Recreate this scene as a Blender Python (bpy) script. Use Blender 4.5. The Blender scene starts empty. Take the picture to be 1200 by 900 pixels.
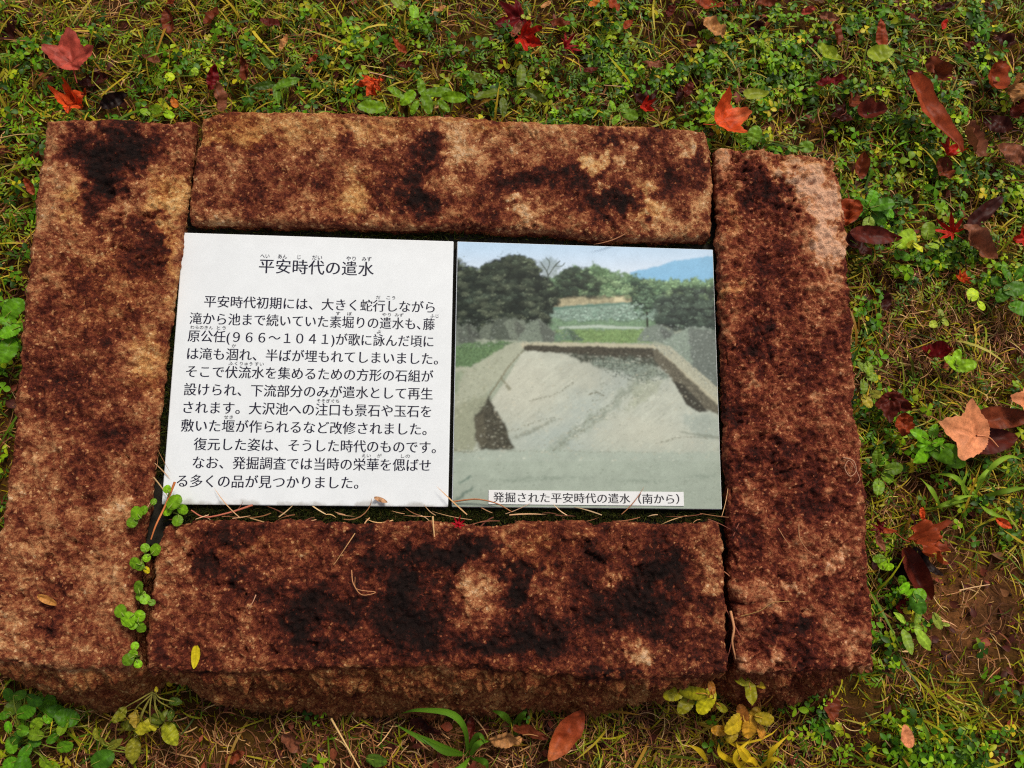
import bpy, math, random
import numpy as np
from mathutils import Matrix, Vector

R = math.radians
scene = bpy.context.scene
col = scene.collection
rng = np.random.default_rng(7)
random.seed(7)

# ------------------------------------------------------------------ camera, light, exposure
ZP = 0.105                                   # height of the panels' faces above the ground
ZS = 0.115                                   # height of the stones' tops
FPX = 950.0                                  # focal length in pixels of a 1200 px wide picture
CAM = np.array([0.30424, -0.01318, ZP + 0.88219])
ROT = np.array([[0.99734966, 0.00794712, 0.07232218],
                [0.01984764, -0.98603421, -0.16535601],
                [0.06999804, 0.16635319, -0.98357862]])   # world to camera (x right, y down, z forward)
cam_d = bpy.data.cameras.new('camera')
cam = bpy.data.objects.new('camera', cam_d)
col.objects.link(cam)
cam_d.sensor_width = 36.0
cam_d.lens = FPX / 1200 * 36
cam_d.clip_start = 0.01
cam_d.clip_end = 500
m = Matrix.Identity(4)
for i in range(3):
    m[i][0], m[i][1], m[i][2], m[i][3] = ROT[0][i], -ROT[1][i], -ROT[2][i], CAM[i]
cam.matrix_world = m
scene.camera = cam

SUN_EL, SUN_AZ = 52.0, 28.0                   # azimuth from +y towards +x
world = bpy.data.worlds.new('World')
scene.world = world
world.use_nodes = True
wn = world.node_tree.nodes
sky = wn.new('ShaderNodeTexSky')
sky.sky_type = 'NISHITA'
sky.sun_disc = False
sky.sun_elevation = R(SUN_EL)
sky.sun_rotation = R(SUN_AZ)
sky.air_density = 1.0
sky.dust_density = 4.0
hs = wn.new('ShaderNodeHueSaturation')            # thin overcast: a paler sky
hs.inputs['Saturation'].default_value = 0.42
world.node_tree.links.new(sky.outputs[0], hs.inputs['Color'])
world.node_tree.links.new(hs.outputs[0], wn['Background'].inputs[0])
wn['Background'].inputs[1].default_value = 0.088
sun_d = bpy.data.lights.new('sun', 'SUN')
sun_d.energy = 2.2
sun_d.angle = R(14)
sun_d.color = (1.0, 0.93, 0.80)
sun = bpy.data.objects.new('sun', sun_d)
col.objects.link(sun)
sd = Vector((math.sin(R(SUN_AZ)) * math.cos(R(SUN_EL)), math.cos(R(SUN_AZ)) * math.cos(R(SUN_EL)), math.sin(R(SUN_EL))))
sun.rotation_euler = sd.to_track_quat('Z', 'Y').to_euler()
sun.location = (0, 3, 4)
scene.view_settings.view_transform = 'Standard'
scene.view_settings.look = 'None'
scene.view_settings.exposure = 0.10
scene.view_settings.gamma = 1.0
scene.view_settings.use_curve_mapping = False
scene.cycles.use_denoising = False
scene.cycles.filter_width = 1.15
scene.cycles.max_bounces = 6
scene.cycles.transparent_max_bounces = 4

# ------------------------------------------------------------------ helpers: projection, noise, colour
def at(px, py, z):
    """point of the plane at height z that stands at pixel (px, py) of the photograph"""
    d = ROT.T @ np.array([(px - 600) / FPX, (py - 450) / FPX, 1.0])
    return CAM + d * ((z - CAM[2]) / d[2])

def to_px(P):
    q = (P - CAM) @ ROT.T
    return q[:, :2] / q[:, 2:] * FPX + np.array([600.0, 450.0])

PERM = np.random.default_rng(3).permutation(512)
GRAD = np.random.default_rng(4).normal(size=(512, 3))
GRAD /= np.linalg.norm(GRAD, axis=1)[:, None]

def perlin(P):
    P = np.asarray(P, float)
    I = np.floor(P).astype(int)
    F = P - I
    W = F * F * F * (F * (F * 6 - 15) + 10)
    out = 0
    for dx in (0, 1):
        for dy in (0, 1):
            for dz in (0, 1):
                h = PERM[(PERM[(PERM[(I[:, 0] + dx) & 511] + I[:, 1] + dy) & 511] + I[:, 2] + dz) & 511]
                g = GRAD[h]
                v = g[:, 0] * (F[:, 0] - dx) + g[:, 1] * (F[:, 1] - dy) + g[:, 2] * (F[:, 2] - dz)
                out = out + v * (W[:, 0] if dx else 1 - W[:, 0]) * (W[:, 1] if dy else 1 - W[:, 1]) * (W[:, 2] if dz else 1 - W[:, 2])
    return out * 1.5

def fbm(P, scale, octaves=4, off=0.0, gain=0.5):
    P = np.asarray(P, float) * scale + off
    a, s, t = 1.0, 0, 0
    for _ in range(octaves):
        s = s + perlin(P) * a
        t += a
        P = P * 2.03 + 17.3
        a *= gain
    return s / t * 1.6

def lin(c):
    c = np.asarray(c, float) / 255.0
    return np.where(c <= 0.04045, c / 12.92, ((c + 0.055) / 1.055) ** 2.4)

def smooth(a, b, x):
    t = np.clip((x - a) / (b - a), 0, 1)
    return t * t * (3 - 2 * t)

def blobs(px, py, lst):
    f = np.zeros_like(px)
    for b in lst:
        x, y, rx, ry, a = b[:5]
        rot = R(b[5]) if len(b) > 5 else 0
        dx, dy = px - x, py - y
        u = dx * math.cos(rot) + dy * math.sin(rot)
        v = -dx * math.sin(rot) + dy * math.cos(rot)
        f += a * np.exp(-((u / rx) ** 2 + (v / ry) ** 2) ** 1.3)
    return f

# ------------------------------------------------------------------ helpers: meshes and objects
def make_mesh(name, V, faces, C=None, smooth_shade=True):
    """faces: list of (n, k) index arrays"""
    me = bpy.data.meshes.new(name)
    V = np.asarray(V, np.float32)
    me.vertices.add(len(V))
    me.vertices.foreach_set('co', V.ravel())
    loops = np.concatenate([f.ravel() for f in faces]).astype(np.int32)
    starts, totals, s = [], [], 0
    for f in faces:
        n, k = f.shape
        starts.append(s + np.arange(n) * k)
        totals.append(np.full(n, k))
        s += n * k
    starts, totals = np.concatenate(starts).astype(np.int32), np.concatenate(totals).astype(np.int32)
    me.loops.add(len(loops))
    me.loops.foreach_set('vertex_index', loops)
    me.polygons.add(len(starts))
    me.polygons.foreach_set('loop_start', starts)
    me.polygons.foreach_set('loop_total', totals)
    me.update(calc_edges=True)
    if smooth_shade:
        me.polygons.foreach_set('use_smooth', np.ones(len(starts), bool))
    if C is not None:
        a = me.attributes.new('Col', 'FLOAT_COLOR', 'POINT')
        C4 = np.ones((len(V), 4), np.float32)
        C4[:, :3] = C
        a.data.foreach_set('color', C4.ravel())
    me.validate()
    return me

def tag(o, label=None, cat=None, group=None, kind=None):
    for k, v in (('label', label), ('category', cat), ('group', group), ('kind', kind)):
        if v:
            o[k] = v
    return o

def obj(name, me, mat, parent=None, loc=None):
    o = bpy.data.objects.new(name, me)
    col.objects.link(o)
    if mat and not me.materials:
        me.materials.append(mat)
    if parent:
        o.parent = parent
    if loc is not None:
        o.location = loc
    return o

def empty(name, loc):
    o = bpy.data.objects.new(name, None)
    col.objects.link(o)
    o.location = loc
    o.empty_display_size = 0.02
    return o

def grid_faces(nu, nv, off=0):
    """rows of nu vertices, nv rows"""
    i = np.arange(nu - 1)[None, :] + np.arange(nv - 1)[:, None] * nu
    i = i.ravel() + off
    return np.stack([i, i + 1, i + nu + 1, i + nu], 1)

def material(name, rough=0.6, spec=0.3, translucent=0.0, color=None, noise=None, bump=None, sheen=0.0):
    """principled material; base colour from the 'Col' attribute or a flat colour, varied by noise;
    noise = [(scale, detail, low, high)], bump = [(scale, strength, distance)]"""
    mt = bpy.data.materials.new(name)
    mt.use_nodes = True
    nt = mt.node_tree
    N, L = nt.nodes, nt.links
    b = N['Principled BSDF']
    b.inputs['Roughness'].default_value = rough
    b.inputs['Specular IOR Level'].default_value = spec
    if color is None:
        a = N.new('ShaderNodeAttribute')
        a.attribute_name = 'Col'
        c = a.outputs['Color']
    else:
        r = N.new('ShaderNodeRGB')
        r.outputs[0].default_value = (*color, 1)
        c = r.outputs[0]
    tc = N.new('ShaderNodeTexCoord')
    inf = N.new('ShaderNodeObjectInfo')
    mul = N.new('ShaderNodeMath'); mul.operation = 'MULTIPLY'; mul.inputs[1].default_value = 37.0
    L.new(inf.outputs['Random'], mul.inputs[0])
    add = N.new('ShaderNodeVectorMath'); add.operation = 'ADD'
    L.new(tc.outputs['Object'], add.inputs[0]); L.new(mul.outputs[0], add.inputs[1])
    for sc, det, lo, hi in (noise or []):
        n = N.new('ShaderNodeTexNoise')
        n.inputs['Scale'].default_value = sc
        n.inputs['Detail'].default_value = det
        n.inputs['Roughness'].default_value = 0.65
        L.new(add.outputs[0], n.inputs['Vector'])
        mr = N.new('ShaderNodeMapRange')
        mr.inputs['From Min'].default_value = 0.3
        mr.inputs['From Max'].default_value = 0.7
        mr.inputs['To Min'].default_value = lo
        mr.inputs['To Max'].default_value = hi
        L.new(n.outputs['Fac'], mr.inputs['Value'])
        mx = N.new('ShaderNodeVectorMath'); mx.operation = 'SCALE'
        L.new(c, mx.inputs[0]); L.new(mr.outputs[0], mx.inputs['Scale'])
        c = mx.outputs[0]
    L.new(c, b.inputs['Base Color'])
    prev = None
    for sc, st, dist in (bump or []):
        n = N.new('ShaderNodeTexNoise')
        n.inputs['Scale'].default_value = sc
        n.inputs['Detail'].default_value = 4
        L.new(add.outputs[0], n.inputs['Vector'])
        bp = N.new('ShaderNodeBump')
        bp.inputs['Strength'].default_value = st
        bp.inputs['Distance'].default_value = dist
        L.new(n.outputs['Fac'], bp.inputs['Height'])
        if prev:
            L.new(prev, bp.inputs['Normal'])
        prev = bp.outputs[0]
    if prev:
        L.new(prev, b.inputs['Normal'])
    if translucent:
        t = N.new('ShaderNodeBsdfTranslucent')
        L.new(c, t.inputs['Color'])
        mix = N.new('ShaderNodeMixShader')
        mix.inputs[0].default_value = translucent
        L.new(b.outputs[0], mix.inputs[1]); L.new(t.outputs[0], mix.inputs[2])
        L.new(mix.outputs[0], N['Material Output'].inputs['Surface'])
    return mt

def tube(pts, r0, r1, sides=6):
    """tapering tube through points; returns verts, faces"""
    P = np.asarray(pts, float)
    n = len(P)
    T = np.gradient(P, axis=0)
    T /= np.linalg.norm(T, axis=1)[:, None] + 1e-9
    up = np.array([0.31, 0.17, 0.93])
    A = np.cross(T, up); A /= np.linalg.norm(A, axis=1)[:, None] + 1e-9
    B = np.cross(T, A)
    th = np.arange(sides) / sides * 2 * math.pi
    rr = np.linspace(r0, r1, n)
    V = P[:, None] + rr[:, None, None] * (A[:, None] * np.cos(th)[None, :, None] + B[:, None] * np.sin(th)[None, :, None])
    V = V.reshape(-1, 3)
    i = np.arange(n - 1)[:, None] * sides + np.arange(sides)[None]
    j = np.arange(n - 1)[:, None] * sides + (np.arange(sides)[None] + 1) % sides
    F = np.stack([i, j, j + sides, i + sides], -1).reshape(-1, 4)
    return V, F

def spline(pts, n=24):
    """smooth curve through a few points"""
    P = np.asarray(pts, float)
    Q = np.vstack([2 * P[0] - P[1], P, 2 * P[-1] - P[-2]])
    out = []
    k = len(P) - 1
    for u in np.linspace(0, k - 1e-6, n):
        i = int(u); t = u - i
        a, b, c, d = Q[i], Q[i + 1], Q[i + 2], Q[i + 3]
        out.append(0.5 * (2 * b + (c - a) * t + (2 * a - 5 * b + 4 * c - d) * t * t + (3 * b - a - 3 * c + d) * t ** 3))
    return np.array(out)

# ------------------------------------------------------------------ materials
RAMP_X = [-1.5, -0.85, -0.35, 0.05, 0.45, 0.9, 1.4]
RAMP_C = [lin(c) for c in ((24, 13, 10), (44, 20, 14), (82, 32, 21), (125, 62, 38), (169, 109, 70), (207, 155, 105), (226, 186, 146))]

def granite():
    """weathered granite: the attribute A runs from black stain to clean pale stone, broken up by mineral grains"""
    mt = bpy.data.materials.new('weathered_granite')
    mt.use_nodes = True
    nt = mt.node_tree; N, L = nt.nodes, nt.links
    b = N['Principled BSDF']
    b.inputs['Roughness'].default_value = 0.8
    b.inputs['Specular IOR Level'].default_value = 0.14
    tc = N.new('ShaderNodeTexCoord')
    def attr(name):
        a = N.new('ShaderNodeAttribute'); a.attribute_name = name
        return a.outputs['Fac']
    def math_(op, a, c):
        n = N.new('ShaderNodeMath'); n.operation = op
        for k, v in enumerate((a, c)):
            if isinstance(v, (int, float)):
                n.inputs[k].default_value = v
            else:
                L.new(v, n.inputs[k])
        return n.outputs[0]
    def noise(sc, det, ro=0.7):
        n = N.new('ShaderNodeTexNoise'); n.inputs['Scale'].default_value = sc
        n.inputs['Detail'].default_value = det; n.inputs['Roughness'].default_value = ro
        L.new(tc.outputs['Object'], n.inputs['Vector'])
        return n.outputs['Fac']
    def cells(sc):
        v = N.new('ShaderNodeTexVoronoi'); v.inputs['Scale'].default_value = sc
        L.new(tc.outputs['Object'], v.inputs['Vector'])
        q = N.new('ShaderNodeSeparateColor'); L.new(v.outputs['Color'], q.inputs[0])
        return q.outputs
    c1, c2, c3 = cells(560), cells(270), cells(430)
    n1, n2, n0 = noise(150, 8, 0.78), noise(420, 4), noise(48, 6, 0.7)
    f = math_('ADD', attr('A'), math_('MULTIPLY', math_('SUBTRACT', n1, 0.5), 2.1))
    f = math_('ADD', f, math_('MULTIPLY', math_('SUBTRACT', n0, 0.5), 1.5))
    f = math_('ADD', f, math_('MULTIPLY', math_('SUBTRACT', n2, 0.5), 0.8))
    f = math_('ADD', f, math_('MULTIPLY', math_('SUBTRACT', c1[0], 0.5), 0.34))
    f = math_('ADD', f, math_('MULTIPLY', math_('SUBTRACT', c2[0], 0.5), 0.30))
    spark = math_('MULTIPLY', math_('GREATER_THAN', c3[2], 0.96), 0.6)
    f = math_('ADD', f, spark)
    f = math_('DIVIDE', math_('ADD', f, 1.5), 2.9)
    r = N.new('ShaderNodeValToRGB')
    el = r.color_ramp.elements
    el[0].position, el[1].position = 0.0, 1.0
    el[0].color, el[1].color = (*RAMP_C[0], 1), (*RAMP_C[-1], 1)
    for x, c in list(zip(RAMP_X, RAMP_C))[1:-1]:
        el.new((x + 1.5) / 2.9).color = (*c, 1)
    L.new(f, r.inputs[0])
    def mix(fac, c0, col_):
        n = N.new('ShaderNodeMix'); n.data_type = 'RGBA'; n.blend_type = 'MULTIPLY' if col_[1] == 'm' else 'MIX'
        L.new(fac, n.inputs[0]); L.new(c0, n.inputs[6]); n.inputs[7].default_value = (*col_[0], 1)
        return n.outputs[2]
    c = mix(attr('Tint'), r.outputs[0], ((1.03, 0.98, 0.52), 'm'))
    c = mix(attr('Red'), c, ((0.98, 0.78, 0.88), 'm'))
    c = mix(attr('Mossy'), c, (lin((66, 54, 22)), 'x'))
    L.new(c, b.inputs['Base Color'])
    prev = None
    for h, st, d in ((noise(150, 6), 0.9, 0.0042), (noise(480, 4), 0.85, 0.0016), (c2[1], 0.35, 0.0018), (c1[1], 0.35, 0.0012)):
        bp = N.new('ShaderNodeBump'); bp.inputs['Strength'].default_value = st; bp.inputs['Distance'].default_value = d
        L.new(h, bp.inputs['Height'])
        if prev:
            L.new(prev, bp.inputs['Normal'])
        prev = bp.outputs[0]
    L.new(prev, b.inputs['Normal'])
    return mt
M_STONE = granite()

M_SOIL = material('damp_soil', 0.9, 0.12, noise=[(90, 4, 0.6, 1.35), (500, 3, 0.65, 1.3)], bump=[(220, 0.8, 0.003), (800, 0.6, 0.001)])
M_GRASS = material('grass_blade', 0.5, 0.22, 0.30)
M_LEAF = material('green_leaf', 0.45, 0.25, 0.30, noise=[(260, 3, 0.82, 1.15)])
M_STRAW = material('dry_straw', 0.7, 0.25, 0.15)
M_DRY = material('fallen_leaf', 0.5, 0.16, 0.22, noise=[(150, 4, 0.75, 1.25), (600, 2, 0.88, 1.12)])
M_MOSS = material('moss', 0.9, 0.1, 0.2)
M_BED = material('dark_mortar', 0.9, 0.2, color=tuple(lin((36, 33, 27))), noise=[(120, 4, 0.6, 1.4)], bump=[(400, 0.6, 0.001)])
M_WHITE = material('white_glazed_tile', 0.34, 0.4, color=(0.80, 0.825, 0.845), noise=[(9, 4, 0.945, 1.02), (60, 5, 0.97, 1.02), (700, 2, 0.96, 1.02)])
def grime(mt, half):
    """soil and algae caught along the outer edge of a tile"""
    nt = mt.node_tree; N, L = nt.nodes, nt.links
    b = N['Principled BSDF']; src = b.inputs['Base Color'].links[0].from_socket
    tc = N.new('ShaderNodeTexCoord'); sp = N.new('ShaderNodeSeparateXYZ'); L.new(tc.outputs['Object'], sp.inputs[0])
    def m_(op, a, c=None):
        n = N.new('ShaderNodeMath'); n.operation = op
        for k, v in enumerate((a, c)):
            if v is None: continue
            if isinstance(v, (int, float)): n.inputs[k].default_value = v
            else: L.new(v, n.inputs[k])
        return n.outputs[0]
    e = m_('MULTIPLY', sp.outputs[1], -1.0)
    no = N.new('ShaderNodeTexNoise'); no.inputs['Scale'].default_value = 70; no.inputs['Detail'].default_value = 6
    L.new(tc.outputs['Object'], no.inputs['Vector'])
    d = m_('ADD', m_('SUBTRACT', half, e), m_('MULTIPLY', m_('SUBTRACT', no.outputs['Fac'], 0.5), 0.022))
    mr = N.new('ShaderNodeMapRange'); mr.interpolation_type = 'SMOOTHSTEP'
    mr.inputs['From Min'].default_value = 0.0055; mr.inputs['From Max'].default_value = -0.001
    mr.inputs['To Min'].default_value = 0.0; mr.inputs['To Max'].default_value = 0.45
    L.new(d, mr.inputs['Value'])
    mx = N.new('ShaderNodeMix'); mx.data_type = 'RGBA'
    L.new(mr.outputs[0], mx.inputs[0]); L.new(src, mx.inputs[6]); mx.inputs[7].default_value = (*lin((112, 96, 70)), 1)
    L.new(mx.outputs[2], b.inputs['Base Color'])
grime(M_WHITE, 0.1492)
M_PHOTO = material('printed_tile', 0.4, 0.14)
M_INK = material('navy_black_ink', 0.45, 0.3, color=tuple(lin((24, 22, 46))))
M_INK2 = material('grey_ink', 0.45, 0.3, color=tuple(lin((52, 50, 56))))
M_STRIP = material('white_caption', 0.4, 0.3, color=(0.76, 0.76, 0.76))
M_TUBE = material('dry_stem', 0.6, 0.3)

# ------------------------------------------------------------------ ground
def axis(lo, hi, step, far):
    a = np.arange(lo, hi, step)
    out, d = [], step
    x = hi
    while x < far:
        out.append(x); d *= 1.35; x += d
    left, d, x = [], step, lo
    while x > -far:
        d *= 1.35; x -= d; left.append(x)
    return np.concatenate([left[::-1], a, out])

def ground_z(P):
    z = fbm(P * [1, 1, 0], 5.0, 3, 3.1) * 0.010 + fbm(P * [1, 1, 0], 26.0, 5, 8.7, .62) * 0.0065
    return z - 0.004

SOIL = [(1140, 715, 56, 66, 0.9), (1090, 660, 26, 44, 0.5), (1150, 640, 40, 40, .4), (720, 100, 60, 25, .5), (90, 30, 90, 30, .2), (20, 500, 40, 90, .2)]
gx, gy = axis(-0.95, 1.60, 0.0065, 60), axis(-0.90, 1.15, 0.0065, 60)
GX, GY = np.meshgrid(gx, gy)
GP = np.stack([GX.ravel(), GY.ravel(), np.zeros(GX.size)], 1)
GP[:, 2] = ground_z(GP)
near = (np.abs(GP[:, 0] - 0.3) < 1.5) & (np.abs(GP[:, 1] - 0.1) < 1.2)
gp = to_px(np.where(near[:, None], GP, [0.3, 0.4, 0]))
bare = np.clip(blobs(gp[:, 0], gp[:, 1], SOIL) + 0.5 * fbm(GP, 30, 3, 5.5), 0, 1)
n1 = fbm(GP, 14, 4, 1.7)
gc = lin((62, 32, 14))[None] * (1 + 0.35 * n1[:, None])
gc = gc + (lin((78, 58, 14)) - gc) * np.clip(0.35 + 0.8 * fbm(GP, 9, 3, 9.9), 0, 0.8)[:, None]
gc = gc + (lin((98, 62, 32))[None] * np.exp(0.9 * n1 + 0.5 * fbm(GP, 70, 4, 31.0, .7))[:, None] - gc) * bare[:, None]
dist = np.hypot((GP[:, 0] - 0.35) / 1.25, (GP[:, 1] - 0.15) / 1.0)
far = lin((84, 74, 26))[None] * np.exp(.5 * fbm(GP, 2.2, 4, 41.0) + .4 * fbm(GP, 13, 3, 43.0))[:, None]
gc = gc + (far - gc) * smooth(.75, 1.0, dist)[:, None]
tag(obj('ground', make_mesh('ground', GP, [grid_faces(len(gx), len(gy))], np.clip(gc, 0.002, 1)), M_SOIL), kind='structure')

# ------------------------------------------------------------------ the four stones
ROTN = np.array(Matrix.Rotation(0.7, 3, 'X') @ Matrix.Rotation(0.5, 3, 'Y') @ Matrix.Rotation(0.9, 3, 'Z'))

def stone(name, label, top, right, bottom, left, front_px, base, stain, tint, rough, seed, lower, red):
    """edges: pixel polylines of the top outline at height ZS (bottom, top: left to right; left, right: bottom to top)"""
    def edge(pl, n):
        Q = np.array([at(x, y, ZS)[:2] for x, y in pl])
        s = np.concatenate([[0], np.cumsum(np.linalg.norm(np.diff(Q, axis=0), axis=1))])
        u = np.linspace(0, s[-1], n)
        E = np.stack([np.interp(u, s, Q[:, 0]), np.interp(u, s, Q[:, 1])], 1)
        k = np.ones(9) / 9                        # round the corners of the polyline
        F = np.stack([np.convolve(np.pad(E[:, c], 4, mode='reflect', reflect_type='odd'), k, 'valid') for c in (0, 1)], 1)
        F[0], F[-1] = E[0], E[-1]
        return F, s[-1]
    step = 0.00145
    w = edge(bottom, 3)[1]; h = edge(left, 3)[1]
    nu, nv = int(w / step) + 2, int(h / step) + 2
    Eb, Et = edge(bottom, nu)[0], edge(top, nu)[0]
    El, Er = edge(left, nv)[0], edge(right, nv)[0]
    c00, c10, c01, c11 = (Eb[0] + El[0]) / 2, (Eb[-1] + Er[0]) / 2, (Et[0] + El[-1]) / 2, (Et[-1] + Er[-1]) / 2
    s = np.linspace(0, 1, nu)[None, :, None]; t = np.linspace(0, 1, nv)[:, None, None]
    S = (1 - t) * Eb[None] + t * Et[None] + (1 - s) * El[:, None] + s * Er[:, None]
    S = S - ((1 - s) * (1 - t) * c00 + s * (1 - t) * c10 + (1 - s) * t * c01 + s * t * c11)
    de = np.minimum(np.minimum(s, 1 - s) * w, np.minimum(t, 1 - t) * h)[..., 0]
    # round off the four corners in plan
    rad = 0.007
    a = np.minimum(s, 1 - s)[..., 0] * w + 0 * de; b = np.minimum(t, 1 - t)[..., 0] * h + 0 * de
    cx = np.clip(rad - a, 0, None); cy = np.clip(rad - b, 0, None)
    over = np.maximum(0, np.hypot(cx, cy) - rad)
    ctr = S.reshape(-1, 2).mean(0)
    both = (cx > 0) & (cy > 0)
    k = np.where(both, rad / np.maximum(np.hypot(cx, cy), rad), 1.0)
    sgx = np.where(np.broadcast_to(s[..., 0], a.shape) < .5, 1, -1); sgy = np.where(np.broadcast_to(t[..., 0], a.shape) < .5, 1, -1)
    S[..., 0] += sgx * cx * (1 - k); S[..., 1] += sgy * cy * (1 - k)
    r = 0.009
    q = np.clip(r - de, 0, r)
    drop = r - np.sqrt(np.maximum(r * r - q * q, 0))
    T = np.concatenate([S, (ZS - drop)[..., None]], -1).reshape(-1, 3)
    # outline loop, counter-clockwise
    I = np.arange(nu * nv).reshape(nv, nu)
    loop = np.concatenate([I[0, :-1], I[:-1, -1], I[-1, :0:-1], I[:0:-1, 0]])
    Lp = T[loop]
    d = np.roll(Lp, -4, 0)[:, :2] - np.roll(Lp, 4, 0)[:, :2]
    nrm = np.stack([d[:, 1], -d[:, 0]], 1); nrm /= np.linalg.norm(nrm, axis=1)[:, None] + 1e-9
    for _ in range(3):
        nrm = (nrm + np.roll(nrm, 1, 0) + np.roll(nrm, -1, 0)); nrm /= np.linalg.norm(nrm, axis=1)[:, None]
    NT = np.zeros_like(T); NT[:, 2] = 1
    wt = np.clip(de / r, 0, 1).ravel()
    # direction in which the roundover displaces
    g = np.stack([-np.gradient((ZS - drop), axis=1) * (nu - 1) / w, -np.gradient((ZS - drop), axis=0) * (nv - 1) / h, np.ones_like(drop)], -1).reshape(-1, 3)
    g /= np.linalg.norm(g, axis=1)[:, None]
    NT = g
    NT[loop] = np.concatenate([nrm, np.full((len(loop), 1), 0.5)], 1) / math.hypot(1, .5)
    # sides
    z0 = ZS - r
    rows = int((z0 + 0.03) / 0.0024)
    px_loop = to_px(Lp)
    facing = np.clip(-nrm[:, 1], 0, 1)
    fl = np.zeros(len(loop))
    if front_px:
        fx, fy = np.array(front_px).T
        tgt = np.interp(px_loop[:, 0], fx, fy)
        yy = np.array([at(x, y, 0.015)[1] for x, y in zip(px_loop[:, 0], tgt)])
        fl = np.clip((Lp[:, 1] - yy), 0, 0.09) * smooth(0.5, 0.9, facing)
        kk = np.ones(21) / 21
        fl = np.convolve(np.concatenate([fl[-10:], fl, fl[:10]]), kk, 'valid')
    V, NR = [T], [NT]
    for j in range(1, rows + 1):
        z = z0 - j * (z0 + 0.03) / rows
        f = (z0 - z) / (z0 - 0.015)
        o = np.where(fl > 0, fl * np.minimum(f ** 0.75, 1.05), 0) - np.where(facing > 0.6, 0, np.minimum(0.28 * (z0 - z), 0.007))
        V.append(np.concatenate([Lp[:, :2] + nrm * o[:, None], np.full((len(loop), 1), z)], 1))
        NR.append(np.concatenate([nrm, np.zeros((len(loop), 1))], 1))
    V = np.concatenate(V); NR = np.concatenate(NR)
    nl = len(loop); ntop = nu * nv
    faces = [grid_faces(nu, nv)]
    prev = loop
    for j in range(rows):
        cur = ntop + j * nl + np.arange(nl)
        faces.append(np.stack([prev, cur, np.roll(cur, -1), np.roll(prev, -1)], 1))
        prev = cur
    faces = [np.concatenate(faces)]
    # hewn surface
    px = to_px(V)
    hgt = fbm(V, 11, 3, seed) * 0.0030 + fbm(V, 36, 4, seed + 3) * 0.0046 * rough + fbm(V, 150, 3, seed + 6) * 0.0030 * rough
    hgt -= 0.0042 * rough * smooth(0.30, 0.62, fbm(V @ ROTN, 70, 3, seed + 15, .6)) * smooth(-.2, .4, fbm(V, 9, 2, seed + 14))
    rid = 1 - np.abs(fbm(V, 24, 3, seed + 9))
    hgt += -0.0065 * max(rough - 0.9, 0.0) * np.clip(rid - 0.88, 0, 1) / 0.12 * smooth(0.0, 0.35, fbm(V, 7, 2, seed + 12))
    # colour: one scalar from black stain to pale granite
    wx = px[:, 0] + 20 * fbm(V, 30, 4, seed + 20) + 14 * fbm(V, 100, 3, seed + 21)
    wy = px[:, 1] + 20 * fbm(V, 30, 4, seed + 22) + 14 * fbm(V, 100, 3, seed + 23)
    A = base + blobs(wx, wy, stain)
    A = A + 0.38 * fbm(V, 16, 3, seed + 30) + 0.55 * fbm(V, 60, 4, seed + 31, 0.7)
    A = A + 38.0 * (hgt - hgt.mean())
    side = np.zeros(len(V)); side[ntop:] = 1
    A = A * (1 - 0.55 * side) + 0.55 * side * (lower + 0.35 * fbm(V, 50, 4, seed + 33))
    yl = 0.6 * np.clip(blobs(wx, wy, tint), 0, 1)
    yl = np.maximum(yl, side * 0.45 * np.clip(NR[:, 1] * -1.2, 0, 1))
    mossy = side * smooth(0.045, 0.0, V[:, 2]) * np.clip(0.5 + fbm(V, 20, 3, seed + 60), 0, 1)
    hgt = hgt - hgt.mean()
    hor = np.clip(np.linalg.norm(NR[:, :2], axis=1), 0, 1)
    frontal = np.clip(-NR[:, 1] - .5, 0, .5) * 2 * side * (front_px is not None)
    hgt = hgt * (1 - 0.35 * hor + 1.3 * frontal) + frontal * 0.004 * fbm(V * [1, 1, 2.2], 38, 4, seed + 70) - 0.0012 * hor          # keep the joints open
    V = V + NR * hgt[:, None]
    c = np.array([ctr[0], ctr[1], 0.0])
    me = make_mesh(name, V - c, faces)
    for an, av in (('A', A), ('Tint', yl), ('Mossy', 0.75 * mossy), ('Red', np.full(len(V), red))):
        me.attributes.new(an, 'FLOAT', 'POINT').data.foreach_set('value', av.astype(np.float32))
    o = obj(name, me, M_STONE, loc=c)
    tag(o, label, 'stone block', 'hewn stones framing the sign')
    return o

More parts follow.
